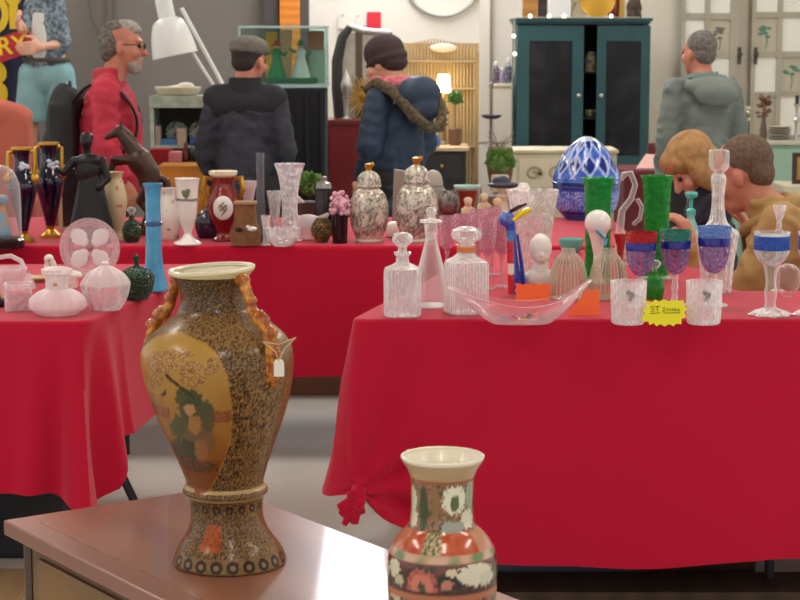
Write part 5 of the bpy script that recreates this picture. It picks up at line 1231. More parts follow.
def turned(name, label, cat, px, pyb, d, parts, z=None, group=None):
    """turned thing whose foot shows at (px, pyb) at distance d; z fixes the height of what it stands on"""
    p = at_d(px, pyb, d); 
    if z is not None: p.z = z
    u = unit(p); root = None if len(parts) == 1 else thing(name, label, cat, p, 0, group)
    for pt in parts:
        g = G(); o = pt[3] if len(pt) > 3 else {}
        if callable(pt[2]): pt[2](g, u)
        else:
            pr = [(r * u, h * u) for r, h in pt[2]]
            if len(pr) > 3 and o.get('curve', 1): pr = curve(pr, 3)
            g.lathe(pr, o.get('seg', 24), o.get('rib'), sq=o.get('sq', 0))
        ob = g.build(name if root is None else pt[0], pt[1], root, ang=o.get('ang', 38), remesh=o['remesh'] * u if o.get('remesh') else None)
        if root is None: ob.location = p; tag(ob, label, cat, group); return ob
    return root
# ---- display stand with big letters and a figure
d = 11.3
navyb = mat('board_navy', '23264e', .6); yel = mat('letter_yellow', 'f0cc20', .5); redb = mat('banner_red', 'b8202c', .5)
x0, x1, z0, z1 = rect(-70, 33, 117, -60, d)
st = thing('display_board', 'tall navy display board with big yellow letters and a red banner', 'display board', (x0, d, 0))
G().bbox((0, 0, .0), (x1 - x0, .03, z1)).build('board', navyb, st, bevel=.003)
u = unit(at_d(0, 40, d))
def L_(px, py, dy=-.012): p = at_d(px, py, d + (dy if dy < -.1 else 0)); return (p.x - x0, dy, p.z)
olive = mat('letter_edge', '3c3a70', .6)
text('Y', 62 * u, yel, st, L_(14, 8), .008, 2.2 * u, sx=.82); text('O', 52 * u, yel, st, L_(-7, 16), .008, 1.8 * u, sx=.8)
text('3', 66 * u, yel, st, L_(-6, 87), .008, 1.3 * u, sx=1.1)
g = G(); g.prism([(L_(a, b, -.37)[0], L_(a, b, -.37)[2]) for a, b in ((-40, 50), (0, 37.5), (27, 28), (36, 50), (0, 63), (-40, 78))], -.37, -.355); bn = g.build('banner', redb, st, smooth=False)
tp = L_(12, 46, -.373); br_ = L_(-6, 50, -.355); G().tube([(br_[0], -.356, br_[2]), (br_[0], .001, br_[2])], .012, 8).build('bracket', navyb, st); text('RY', 24 * u, yel, bn, tp, .005, .35 * u, rot=(PI / 2, math.radians(-7), 0))
# figure standing in front of the board on a low platform
plat = boxed('platform', 'black low platform under the boy figure in pale blue shorts', 'platform', 6, 72, 250, 205, d - .42, .4, mat('platform_black', '1e1e22', .7), toz=0)
P_ = at_d(46, 50, d - .24); zt = plat.location.z + plat.dimensions.z if False else at_d(30, 205, d - .42).z
plaid = mat('shirt_plaid', '4a5a66', .8, mix=(40, '8a98a2', .42, .6))
t, j, HM = figure('boy figure in a checked shirt and pale blue shorts holding the red banner', (P_.x, P_.y), PI, .80,
    J=dict(head=(0, .02, 1.62), shL=(-.075, 0, 1.41), shR=(.075, 0, 1.41), elL=(-.125, .02, 1.15), wrL=(-.0, .2, 1.13), elR=(.1, .06, 1.18), wrR=(.13, .18, 1.26), hipL=(-.1, 0, .92), hipR=(.1, 0, .92), knL=(-.13, .0, .5), knR=(.13, 0, .5), anL=(-.13, 0, .08), anR=(.13, 0, .08)),
    jacket=plaid, trousers=mat('shorts_aqua', '88b4b8', .8, mix=(6, '7aa6ac', .35, .65)), skin=skin_l, hair=mat('hair_brown'), hem=.96, z0=at_d(30, 205, d - .42).z + .001, trouser_end=.2, name='boy_figure', cat='figure', sleeve=False, wide=.64)
part(t, 'tee_shirt', mat('tee_white', 'd0d4d2', .8), lambda g: g.tube([j['neck'] + Vector((.015, .03, -.03)), j['chest'] + Vector((.015, .085, .06)), j['chest'] + Vector((.02, .098, -.04)), j['waist'] + Vector((.02, .104, .0)), j['pelvis'] + Vector((.02, .1, .1))], [.03, .04, .044, .044, .036], 12, flat=.5))
part(t, 'belt', mat('belt_dark', '4a4438', .6), lambda g: g.lathe([(.138, -.012), (.142, .0), (.138, .012)], 28, c=j['pelvis'] + Vector((0, 0, .085)), sy=.8))
# salmon armchair
salmon = mat('salmon_plush', 'b8604e', .85, bump=(60, .3))
p = at_d(-2, 150, 10.3)
ac = thing('armchair', 'salmon pink upholstered armchair at the edge of the photo in front of the navy board', 'armchair', (p.x - .12, 10.3, 0))
for nm, f in (('backrest', lambda g: (g.box((0, .28, .78), (.5, .14, .62)), g.ell((0, .28, 1.08), (.27, .09, .1)))), ('seat', lambda g: g.box((0, 0, .36), (.52, .5, .2)))): part(ac, nm, salmon, f, None, .016, 8)
for s in (-1, 1): part(ac, 'armrest', salmon, lambda g: (g.box((s * .31, .02, .42), (.12, .6, .4)), g.cap((s * .31, -.26, .62), (s * .31, .3, .62), .07)), None, .016, 6)
for a in (-1, 1):
    for b in (-1, 1): G().cap((a * .28, b * .22 + .02, .26), (a * .28, b * .22 + .02, .03), .03, .022).build('leg', mat('leg_wood', '5a3a22', .4), ac)
# cable on the partition
g = G(); g.tube([at_d(a, b, 12.375) for a, b in ((88, -12), (89, 5), (93, 20), (100, 32), (108, 40), (112, 60), (113, 120))], .008, 8)
tag(g.build('cable', mat('cable_grey', '5e5a55', .6)), 'grey cable hanging down the partition behind the man in red', 'cable')
g = G(); g.tube([at_d(443 + 38 * math.cos(a), -22 + 38 * math.sin(a), 13.47) for a in [i * PI / 24 for i in range(49)]], .014, 8)
tag(g.build('hoop', mat('hoop_grey', 'a8a298', .5)), 'thin grey hoop hanging on the cream wall above the slatted screen', 'hoop')
# orange post
boxed('wooden_post', 'orange wooden post between the dark strips behind the glass case', 'post', 280, 299, 70, -60, 12.25, .06, mat('orange_wood', 'e0892a', .6, wave=(6, 'c87420', 'Z', 1)), toz=0)
# ---- stand with painted goods and the big white lamp
d = 9.55; x0, x1, z0, z1 = rect(147, 258, 200, 163, d)
stall = thing('market_stand', 'dark red covered stand full of painted goods beneath the white lamp', 'stand', ((x0 + x1) / 2, d, 0)); w2 = (x1 - x0) / 2
ZS = z1
G().bbox((-w2, 0, ZS - .03), (w2, .75, ZS)).build('top', mat('stand_red', '6a1c22', .7), stall, bevel=.004)
for a in (-1, 1):
    for b in (.04, .71): G().bbox((a * (w2 - .04) - .02, b - .02, 0), (a * (w2 - .04) + .02, b + .02, ZS - .0305)).build('leg', steel, stall)
G().bbox((-w2, -.006, .1), (w2, -.001, ZS - .031)).build('skirt', mat('stand_red'), stall)
boxed('drawer_chest', 'orange yellow wooden chest in front of the red covered stand', 'chest', 158, 203, 240, 166, 9.2, .28, mat('orange_chest', 'd88e26', .5, wave=(3, 'c07a1c', 'Z', 2)), toz=0)
boxed('gift_box', 'deep red box on the stand, below the painted case', 'box', 150, 170, 163, 149, 9.58, .12, mat('box_red', '94161e', .5), toz=ZS + .001)
boxed('gift_box', 'pink box with dark dots on the stand, below the painted case', 'box', 168.5, 180, 163, 152, 9.56, .12, mat('box_pink', 'd08088', .6), toz=ZS + .001)
turned('dark_green_pot', 'round dark green pot on the red covered stand', 'pot', 197, 163, 9.68, [('body', mat('pot_green', '123c34', .3, coat=.4), [(4, 0), (6, 1), (7.6, 8), (6, 14), (3.6, 16), (4.6, 18)])], z=ZS + .001)
turned('wood_figure', 'small reddish carved figure on the red covered stand', 'figurine', 186, 163, 9.68, [('body', mat('carved_red', '6a2c22', .5), lambda g, u: (g.lathe([(4 * u, 0), (4.4 * u, 2 * u), (3 * u, 9 * u)], 16), g.ell((0, 0, 12 * u), (3 * u, 2.4 * u, 4 * u)), g.ell((0, 0, 17 * u), 2.4 * u)), {'remesh': .9})], z=ZS + .001)
boxed('amber_box', 'amber box at the end of the red covered stand behind the flat cap man', 'box', 200, 208, 163, 150, 9.60, .1, mat('amber_card', 'd8952c', .5), toz=ZS + .001)
# case
xa, xb, za, zb = rect(150, 214, 146, 100, 9.83)
case = thing('painted_case', 'pale green white open case of painted plates on the red covered stand', 'case', ((xa + xb) / 2, 9.83, ZS + .001)); w3 = (xb - xa) / 2; hz = zb - ZS - .001; mz = za - ZS
pg = mat('case_green', 'b8c4b4', .5, mix=(12, '98a898', .4, .6))
G().bbox((-w3, .02, .0), (-w3 + .02, .28, hz)).build('side_panel', pg, case); G().bbox((w3 - .02, .02, 0), (w3, .28, hz)).build('side_panel', pg, case)
G().bbox((-w3, .02, hz), (w3, .28, hz + .02)).build('top_panel', pg, case); G().bbox((-w3 + .0205, .02, mz - .015), (w3 - .0205, .28, mz)).build('shelf', pg, case); G().bbox((-w3 + .0205, .265, 0), (w3 - .0205, .28, hz - .001)).build('back_panel', mat('case_back', '4a5450', .7), case)
G().bbox((-w3, .0, hz - .04), (w3, .0195, hz + .02)).build('cornice', pg, case)
for px, col, lb in ((177, '9ab0a8', 'pale green painted plate in the case, nearer the man in red'), (200, 'b4c0b4', 'pale green painted plate in the case, nearer the flat cap man')):
    q = at_d(px, 122, 10.0); g = G(); g.M = Matrix.Rotation(PI / 2 - .15, 4, 'X'); r = .058
    g.lathe([(.02, .0), (.04, .004), (r, .016), (r, .019), (.038, .009), (.0, .008)], 32); o = g.build('painted_plate', mat('plate_' + col, col, .3, mix=(40, '3c5a54', .5, .6))); o.location = (q.x, 10.0, ZS + mz + r + .003); tag(o, lb, 'plate', 'painted plates in the case')
for px0, px1, py, col, lb in ((160, 176, 139, '4a78a8', 'blue box on the shelf of the painted case'), (190, 208, 138, '3c5c98', 'darker blue box on the shelf of the painted case'), (177, 186, 128, 'b8a890', 'beige box on the shelf of the painted case'), (155.5, 160, 126, 'c8b8b0', 'narrow pale box on the shelf of the painted case')):
    boxed('small_box', lb, 'box', px0, px1, 146, py, 9.88, .07, mat('sb_' + col, col, .5), toz=ZS + mz + .0015, bevel=.002)
turned('basket', 'oval cream basket lying on top of the painted case', 'basket', 178, 100, 9.98, [('body', mat('basket_cream', 'c4bba4', .8, bump=(60, .6)), [(18, 0), (20, 1), (23, 7), (22, 8), (19, 3)], {'seg': 40}), ('linen', mat('linen_cream', 'd8d2c4', .85), lambda g, u: (g.ell((2 * u, 0, 5 * u), (17 * u, 12 * u, 5 * u)), g.ell((8 * u, 0, 9 * u), (9 * u, 8 * u, 4 * u))), {'remesh': 1.2})], z=ZS + .001 + hz + .021)
# white lamp
d = 9.5; lw_ = mat('lamp_enamel', 'dfe4e2', .35, coat=.3)
pb = at_d(228, 163, d + .2); pb.z = ZS + .0005
lamp = thing('desk_lamp', 'large white jointed lamp with a bell shade leaning over the stand', 'lamp', pb)
def V_(a, b, o=0): p = at_d(a, b, d + .2); return Vector((p.x - pb.x, o, p.z - pb.z))
G().lathe([(.09, 0), (.09, .02), (.03, .035), (.012, .05), (.012, .09)], 28).build('base', lw_, lamp)
G().tube([Vector((0, 0, .06)), V_(226, 90)], .011, 10).build('lower_arm', lw_, lamp)
G().tube([V_(223, 86, .02), V_(181, 8, .02)], .011, 8).build('upper_arm', lw_, lamp)
G().tube([V_(217, 90, -.02), V_(176, 26, -.02)], .009, 8).build('stay_arm', lw_, lamp)
G().ell(V_(223, 88), .024).build('joint', lw_, lamp)
u = unit(at_d(170, 30, d + .2)); sh = V_(165, 8); ax_ = (V_(176, 53) - V_(165, 2)).normalized()
g = G(); R = Vector((0, 0, -1)).rotation_difference(ax_).to_matrix().to_4x4(); g.M = Matrix.Translation(sh) @ R
pr = curve([(7.6, 9), (8.4, 8.5), (8.6, -8), (9, -10), (15, -14), (19, -24), (21.5, -36), (23, -48)], 4)
g.lathe([(r * u, h * u) for r, h in pr] + [((r - .7) * u, h * u) for r, h in pr[::-1]], 40, caps=False); g.lathe([(7.6 * u, 9 * u), (5 * u, 10.5 * u), (0.0, 11 * u)], 24)
g.build('shade', lw_, lamp)
g = G(); g.M = Matrix.Translation(sh) @ R; g.ell((0, 0, -30 * u), (8 * u, 8 * u, 11 * u)); g.build('bulb', mat('bulb_white', 'f4f2ea', .3), lamp)
# ---- glass case on a black draped pedestal
d = 10.4; x0, x1, z0, z1 = rect(240, 326, 88, 26, d); w2 = (x1 - x0) / 2
ped = boxed('pedestal', 'pedestal draped in black cloth carrying the glass case', 'pedestal', 243, 325, 240, 88, d, .42, mat('black_drape', '12131c', .85, bump=(6, .6)), toz=0, bevel=.012)
for k in range(6):
    g = G(); xx = -w2 + .03 + k * (2 * w2 - .06) / 5; g.tube([(xx, -.004, z0 - .02), (xx + .01, -.014, z0 * .5), (xx + .015, -.012, .02)], [.008, .018, .024], 8); g.build('drape_fold', mat('black_drape'), ped).location = (0, 0, 0)
gc = thing('display_case', 'glass display case with green clad figurines inside, on the black draped pedestal', 'display case', ((x0 + x1) / 2, d, z0 + .001)); hh = z1 - z0
cg = glass('case_glass', 'eef6f4', 'e0eeec', dens=.015, edge=.3); ce = mat('case_edge', '9ab8b6', .3)
for nm, lo, hi in (('front_pane', (-w2, 0, .02), (w2, .005, hh - .012)), ('back_pane', (-w2, .35, .02), (w2, .355, hh - .012)), ('side_pane', (-w2, .0055, .02), (-w2 + .005, .3495, hh - .012)), ('side_pane', (w2 - .005, .0055, .02), (w2, .3495, hh - .012))): G().bbox(lo, hi).build(nm, cg, gc, smooth=False)
G().bbox((-w2, 0, 0), (w2, .355, .0195)).build('base', ce, gc)
G().bbox((-w2 - .004, -.004, hh - .0115), (w2 + .004, .359, hh)).build('lid', mat('case_lid', 'a8c4c4', .25), gc)
for a in (-1, 1): G().bbox((a * w2 - .006, -.006, 0), (a * w2 + .006, .004, hh)).build('corner_post', ce, gc)
for px, col, lb, hat in ((277, '0c7a48', 'figurine in a long green dress inside the glass case', 'b0241c'), (301, 'c8d0d0', 'figurine in green and white inside the glass case', '1c6a40')):
    turned('case_figurine', lb, 'figurine', px, 76, d + .16, [
        ('dress', mat('dress_' + col, col, .4), [(9, 0), (9.6, 1), (7, 10), (4.4, 20), (5, 26), (2, 29)]), ('head', mat('doll_face', 'd0a890', .5), lambda g, u: g.ell((0, 0, 31 * u), 2.8 * u)),
        ('hat', mat('hat_' + hat, hat, .5), [(5, 32), (5.2, 33), (2.8, 34), (2.4, 37), (0, 38)], {'curve': 0}), ('arm', mat('sleeve_green', '0c7a48', .4), lambda g, u: g.tube([(-4 * u, 0, 25 * u), (-9 * u, -1 * u, 27 * u), (-11 * u, -1 * u, 30 * u)], 1.5 * u, 8)), ('arm', mat('sleeve_green'), lambda g, u: g.tube([(4 * u, 0, 25 * u), (8 * u, -1 * u, 22 * u), (10 * u, -1 * u, 26 * u)], 1.5 * u, 8))], z=z0 + .052, group='figurines in the glass case')
boxed('green_plinth', 'dark green plinth under the figurines in the glass case', 'plinth', 266, 316, 84, 78, d + .08, .2, mat('plinth_green', '0e5a38', .5), toz=z0 + .022, bevel=.003)
for px0, px1, py0, py1, col, lb in ((266, 277, 79, 32, 'e8a828', 'yellow card standing inside the glass case'), (280, 292, 79, 30, 'e0b088', 'peach card standing inside the glass case'), (308, 324, 79, 31, 'a8643c', 'brown card box standing inside the glass case'), (309, 325, 86, 50, '9cb0a0', 'pale green card standing inside the glass case')):
    boxed('display_card', lb, 'card', px0, px1, py0, py1, d + (.3 if px0 != 309 else .285), .008, mat('dc_' + col, col, .6), toz=z0 + .0215, bevel=.001)
# ---- dark red cabinet with mirror, sunburst
d = 11.0; x0, x1, z0, z1 = rect(324, 398, 250, 120, d)
cab = thing('red_cabinet', 'dark red lacquered cabinet beside the black draped pedestal', 'cabinet', ((x0 + x1) / 2, d, 0)); w2 = (x1 - x0) / 2
rl = mat('red_lacquer_dark', '7a1a1e', .4, mix=(3, '6c1418', .35, .65))
G().bbox((-w2 + .01, .01, .05), (w2 - .01, .45, z1 - .031)).build('body', rl, cab); G().bbox((-w2, 0, z1 - .03), (w2, .46, z1)).build('top', mat('red_wood_top', '6a2418', .35), cab, bevel=.004)
for a in (-1, 1):
    dr_ = G().bbox((a * w2 / 2 - w2 / 2 + .03, .0, .1), (a * w2 / 2 + w2 / 2 - .03, .0095, z1 - .08)).build('door', rl, cab, bevel=.003); G().ell((a * .04, -.012, z1 * .6), .012).build('knob', gold, dr_)
for a in (-1, 1):
    for b in (.04, .42): G().bbox((a * (w2 - .04) - .025, b - .025, 0), (a * (w2 - .04) + .025, b + .025, .0495)).build('foot', rl, cab)
ZC = z1
# sunburst
p = at_d(366, 97, 11.19); u = unit(p)
sb = thing('sunburst', 'gold sunburst ornament standing on the dark red cabinet', 'ornament', (p.x, p.y, p.z))
def rays_(g):
    random.seed(5)
    for i in range(34):
        a = 2 * PI * i / 34; L = (24 if i % 2 else 20) * u
        g.tube([(math.cos(a) * 6 * u, 0, math.sin(a) * 6 * u), (math.cos(a) * L * .6, -.006, math.sin(a) * L * .6), (math.cos(a) * L, 0, math.sin(a) * L)], [1.4 * u, 2.2 * u, .6 * u], 6, flat=.5)
part(sb, 'rays', mat('gilt_pale', 'c8a868', .4, .5), rays_); part(sb, 'disc', gold, lambda g: g.ell((0, 0, 0), (8 * u, 2.4 * u, 8 * u)))
part(sb, 'stem', gold, lambda g: (g.tube([(0, .004, -20 * u), (0, .004, ZC - p.z + .01)], .008, 8), g.lathe([(.05, 0), (.05, .01), (.01, .02)], 20, c=(0, .0, ZC - p.z + .0005))))
# mirror
x0, x1, z0, z1 = rect(334, 392, 119, 27, 11.3)
mr = thing('mirror', 'dark framed mirror standing on the dark red cabinet behind the quilted coat', 'mirror', ((x0 + x1) / 2, 11.3, ZC + .001)); w2 = (x1 - x0) / 2; hh = z1 - ZC
df = mat('frame_dark', '302c2c', .4)
G().tube([(-w2 + .03, 0, 0), (-w2 + .02, 0, hh * .3), (-w2 + .02, 0, hh * .62), (-w2 + .05, 0, hh * .88), (-w2 + .1, 0, hh)], [.03, .034, .034, .03, .022], 10).build('side_rail', df, mr)
G().bbox((w2 - .03, -.015, 0), (w2, .02, hh * .94)).build('side_rail', df, mr)
g = G(); g.tube([(-w2 + .1, 0, hh), (0, 0, hh * .955), (w2 - .01, 0, hh * .93)], .02, 8); g.build('top_rail', mat('frame_silver', 'a8a49c', .4, .5), mr)
G().bbox((-w2 + .13, -.012, 0), (-w2 + .17, .015, hh * .96)).build('mullion', mat('frame_brown', '5c4a38', .5), mr)
G().bbox((-w2 + .05, .0, .0), (w2 - .031, .012, hh * .93)).build('mirror_glass', mat('mirror_pale', 'c4beb2', .25, .3, mix=(5, 'a8a298', .4, .6)), mr)
turned('silver_urn', 'small silver ornament on the dark red cabinet before the mirror', 'ornament', 346.5, 119, 11.07, [('body', mat('silver_soft', 'b4b2ae', .3, .7), [(5, 0), (5.4, 1), (2, 4), (2, 20), (5, 28), (6, 34), (4, 40), (1.4, 46), (0, 50)])], z=ZC + .001)
# wall papers
boxed('wall_poster', 'small red notice on the cream wall above the mirror', 'notice', 367, 381, 30.5, 12, 13.48, .012, mat('notice_red', 'cc2030', .6), bevel=.001)
boxed('wall_picture', 'small pale picture with grey marks on the cream wall beside the red notice', 'picture', 338, 366, 29, 14, 13.48, .012, mat('picture_pale', 'd6d0c0', .7, mix=(14, '8a8478', .55, .62)), bevel=.001)
# ---- slatted screen, table and lamp
d = 12.5; x0, x1, z0, z1 = rect(390, 476, 250, 37, d)
scn = thing('slatted_screen', 'tall slatted bamboo screen against the cream wall behind the glowing lamp', 'screen', (x0, d, 0)); w_ = x1 - x0
bam = mat('bamboo', 'b8a078', .6, mix=(8, 'a08860', .35, .65)); bam2 = mat('bamboo_dark', '8a7450', .6)
n = 26
def slats(g):
    for i in range(n): g.tube([(w_ * (i + .5) / n, 0, .03), (w_ * (i + .5) / n, 0, z1 - .004 * abs(i - n / 2) - .01)], w_ / n * .31, 8)
part(scn, 'slats', bam, slats)
for z in (.25, .8, 1.18, z1 - .16): G().tube([(0, -.022, z), (w_, -.022, z)], .010, 8).build('rail', bam2, scn)
for a in (-.008, w_ + .008): G().bbox((a - .012, -.03, 0), (a + .012, .012, z1 - .1)).build('stile', bam2, scn)
G().bbox((-.02, .02, .02), (w_ + .02, .03, z1 - .04)).build('backing', mat('backing_cream', 'a48e66', .8), scn)
part(scn, 'crest', mat('crest_pale', 'c0b8a8', .5), lambda g: g.ell((w_ * .62, -.02, z1 - .07), (.09, .014, .03)))
d = 11.95; x0, x1, z0, z1 = rect(418, 466, 250, 147, d)
tb = thing('side_table', 'black side table with a beige top by the slatted screen', 'table', ((x0 + x1) / 2, d, 0)); w2 = (x1 - x0) / 2; ZT2 = z1
G().bbox((-w2 - .02, -.02, z1 - .025), (w2 + .02, .42, z1)).build('top', mat('top_beige', 'c4ae88', .5), tb, bevel=.004)
G().bbox((-w2, 0, .04), (w2, .4, z1 - .0255)).build('body', mat('side_black', '1c1c20', .5), tb)
for a in (-1, 1):
    for b in (.04, .36): G().bbox((a * (w2 - .03) - .02, b - .02, 0), (a * (w2 - .03) + .02, b + .02, .0395)).build('foot', mat('side_black'), tb)
dr_ = G().bbox((-w2 + .03, -.008, z1 - .2), (w2 - .03, -.0005, z1 - .05)).build('drawer', mat('side_black2', '26262a', .45), tb, bevel=.002); G().ell((0, -.02, z1 - .12), .011).build('knob', gold, dr_)
turned('table_lamp', 'small glowing table lamp before the slatted screen', 'lamp', 443.5, 147, 12.24, [
    ('shade', mat('lamp_glow', 'ffdc98', emit=32), [(6.4, 52), (6.6, 53), (5.6, 68), (5, 69)], {'curve': 0}), ('base', mat('lamp_base', '6a5a3c', .4), [(6, 0), (6.4, 1), (2, 4), (1.2, 20), (1.6, 40), (1, 52)])], z=ZT2 + .001)
turned('leafy_plant', 'small leafy plant beside the glowing table lamp', 'plant', 455, 147, 12.13, [('foliage', foliage, bush(60, 7, 45, 6, 3)), ('pot', mat('pot_brown', '6a4a34', .6), [(5, 0), (5.6, 1), (6, 16), (5, 17)], {'curve': 0}), ('stem', bam2, lambda g, u: g.tube([(0, 0, 15 * u), (0, 0, 42 * u)], 1.2 * u, 8))], z=ZT2 + .001)
turned('blue_bottle', 'tiny blue bottle on the beige topped table', 'bottle', 437, 147, 11.99, [('body', mat('bottle_blue', '2a6aa8', .2, coat=.4), [(2.6, 0), (3, 1), (3, 7), (1.4, 9), (1.4, 12), (0, 12.3)])], z=ZT2 + .001)
# floor stand
p = at_d(491, 175, 12.3)
fs = thing('plate_stand', 'thin metal stand with a dark dish in front of the cream wall', 'stand', (p.x, 12.3, 0)); mt = mat('stand_metal', '7a7468', .4, .6)
part(fs, 'pole', mt, lambda g: g.tube([(0, 0, .02), (0, 0, at_d(490, 84, 12.3).z)], .009, 8)); part(fs, 'foot', mt, lambda g: g.lathe([(.13, 0), (.13, .012), (.02, .03)], 24))
zz = at_d(490, 117, 12.3).z; part(fs, 'dish', mat('dish_dark', '24242c', .3), lambda g: g.lathe([(.03, zz - .012), (.055, zz - .004), (.068, zz + .012), (.066, zz + .014), (.05, zz), (.0, zz - .002)], 28))
part(fs, 'finial', mt, lambda g: g.ell((0, 0, at_d(490, 84, 12.3).z), .016))
zz = at_d(490, 143, 12.3).z; part(fs, 'ring', mt, lambda g: g.tube([(.09 * math.cos(a), .09 * math.sin(a), zz) for a in [i * PI / 12 for i in range(25)]], .005, 6))
d = 12.75; x0, x1, z0, z1 = rect(492, 511, 200, 84, d)
wh = thing('white_shelf_unit', 'narrow white shelf unit squeezed beside the teal cupboard', 'shelf unit', ((x0 + x1) / 2, d, 0)); w2 = (x1 - x0) / 2; ZW = z1
G().bbox((-w2, 0, 0), (w2, .3, z1 - .021)).build('body', mat('shelf_white', 'd8d0bc', .6), wh, bevel=.003); G().bbox((-w2 - .008, -.01, z1 - .02), (w2 + .008, .31, z1)).build('top', mat('shelf_top', 'cbbf9f', .6), wh, bevel=.003)
for px, h, col, lb in ((496, 22, '5a4a5c', 'dark purple jar on the narrow white shelf unit'), (502, 16, '8a7c98', 'lavender jar on the narrow white shelf unit'), (508, 26, '5c5668', 'slate purple jar on the narrow white shelf unit')):
    turned('jar', lb, 'jar', px, 84, d + .1, [('body', mat('jar_' + col, col, .4, mix=(40, 'c8c0b8', .55, .65)), [(3, 0), (3.4, 1), (3.6, h * .6), (2, h * .75), (2, h * .8)]), ('lid', mat('jar_lid_pale', 'c8c0b4', .4), [(2.4, h * .8), (2.4, h * .9), (1, h), (0, h + .6)], {'curve': 0})], z=ZW + .001, group='purple jars')
turned('clay_pot', 'brown clay pot with dried twigs in front of the thin metal stand', 'pot', 500, 190, 10.6, [('pot', mat('clay_brown', '6e4a34', .7), [(9, 0), (10, 1), (13, 18), (13.6, 32), (12, 40), (11, 40)], {}), ('twigs', mat('twig_grey', '8a7c6c', .8), lambda g, u: [g.tube([(0, 0, 34 * u), (math.cos(i * 1.3) * 5 * u, math.sin(i * 1.3) * 4 * u, 44 * u), (math.cos(i * 1.3) * 14 * u, math.sin(i * 1.3) * 8 * u, (48 + i % 3 * 4) * u)], [.9 * u, .7 * u, .4 * u], 6) for i in range(9)])])
bpot = bpy.data.objects['clay_pot']; zp = bpot.location.z
boxed('plant_bench', 'small wooden bench under the clay pot', 'bench', 482, 516, 240, 190.5, 10.42, .36, mat('bench_wood', '6a5442', .6), toz=0)
bz = at_d(500, 190.5, 10.42).z; bpot.location.z = bz + .001
turned('topiary', 'round clipped green plant in front of the clay pot', 'plant', 500, 196, 8.6, [('foliage', foliage, bush(170, 14.5, 30, 8, 2.6)), ('pot', mat('pot_cream', 'c8bca0', .6), [(7, 0), (8, 1), (9, 16), (8, 18)], {'curve': 0})])
tp_ = bpy.data.objects['topiary']; tz = tp_.location.z
boxed('plant_stool', 'low stool under the clipped green plant', 'stool', 484, 516, 240, 196.3, 8.42, .34, mat('bench_wood'), toz=0); tp_.location.z = at_d(500, 196.3, 8.42).z + .001
# ---- teal cupboard
d = 12.6; x0, x1, z0, z1 = rect(516, 650, 250, 18, d)
tc = thing('teal_cupboard', 'large dark teal cupboard with two dark glazed doors', 'cupboard', ((x0 + x1) / 2, d, 0)); w2 = (x1 - x0) / 2; ZK = z1
teal = mat('teal_paint', '133d42', .5, mix=(4, '17464b', .35, .65)); teal_d = mat('teal_inside', '0e1c26', .7)
G().bbox((-w2, .05, .06), (-w2 + .03, .6, z1 - .04)).build('side_panel', teal, tc); G().bbox((w2 - .03, .05, .06), (w2, .6, z1 - .04)).build('side_panel', teal, tc)
G().bbox((-w2 + .0305, .58, .06), (w2 - .0305, .6, z1 - .04)).build('back_panel', teal_d, tc); G().bbox((-w2, .05, .0), (w2, .6, .0595)).build('base', teal, tc)
part(tc, 'cornice', teal, lambda g: (g.bbox((-w2 - .02, .0, z1 - .022), (w2 + .02, .62, z1)), g.bbox((-w2 - .008, .03, z1 - .0395), (w2 + .008, .61, z1 - .0225))), ang=20)
zb_ = at_d(580, 165, d).z
G().bbox((-w2 + .0305, .06, zb_ - .03), (w2 - .0305, .5795, zb_)).build('bottom_shelf', teal, tc)
G().bbox((-w2 + .0305, .03, .0605), (w2 - .0305, .0495, zb_ - .001)).build('lower_front', teal, tc)
xl = lambda px: at_d(px, 90, d).x - (x0 + x1) / 2
darkg = mat('dark_pane', '15161a', .25, mix=(7, '26262a', .45, .7), spec=.25)
for a, b in ((518, 583.5), (597, 650)):
    A, B = xl(a), xl(b); zt_ = z1 - .05; s_ = .075 if a < 590 else .06
    dd = thing  # keep the namespace short
    g = G(); g.bbox((A, .02, zb_ + .002), (A + s_, .05, zt_)); g.bbox((B - s_, .02, zb_ + .002), (B, .05, zt_)); g.bbox((A + s_, .02, zb_ + .002), (B - s_, .05, zb_ + .06)); g.bbox((A + s_, .02, zt_ - .1), (B - s_, .05, zt_))
    dr_ = g.build('door', teal, tc, smooth=False)
    G().bbox((A + s_ + .0005, .03, zb_ + .0605), (B - s_ - .0005, .04, zt_ - .1005)).build('pane', darkg, dr_, smooth=False)
    G().ell(((B - .03) if a < 590 else (A + .03), .01, (zb_ + zt_) / 2), .014).build('knob', mat('knob_pale', 'a8a8a0', .4), dr_)
for zz, lb in ((72, 'upper'), (118, 'lower')):
    zq = at_d(590, zz, d).z; G().bbox((-w2 + .031, .1, zq - .012), (w2 - .031, .575, zq)).build('shelf', teal_d, tc)
    turned('shelf_jar', {'upper': 'pale patterned caddy on the upper shelf in the cupboard gap', 'lower': 'small grey dish on the lower shelf in the cupboard gap'}[lb], 'jar', 590.5, zz, d + .2, [('body', mat('caddy_pale', 'b0a890', .5, mix=(30, '6a6454', .5, .62)), [(5, 0), (6, .6), (5.6, 14), (4, 18), (2, 20)] if lb == 'upper' else [(4, 0), (5, 1), (6.4, 5), (6, 7)])], z=zq + .001)
def bulbs_px():
    for a, b in ((515.5, 36), (516.5, 54), (530, 17), (549, 17), (564, 16), (611, 13)): yield a, b
sl = thing('string_lights', 'string of tiny round white lights along the top edge of the teal cupboard', 'lights', ((x0 + x1) / 2, d, 0))
sx_ = (x0 + x1) / 2
g = G(); g.tube([(at_d(516, b, d).x - sx_ - .012, -.004, at_d(516, b, d).z) for b in (75, 54, 36, 22)] + [(at_d(a, 17, d).x - sx_, -.005, ZK + .004) for a in (516, 530, 549, 564, 590, 611, 640)], .003, 6); g.build('cord', mat('cord_pale', 'b8b4a0', .5), sl)
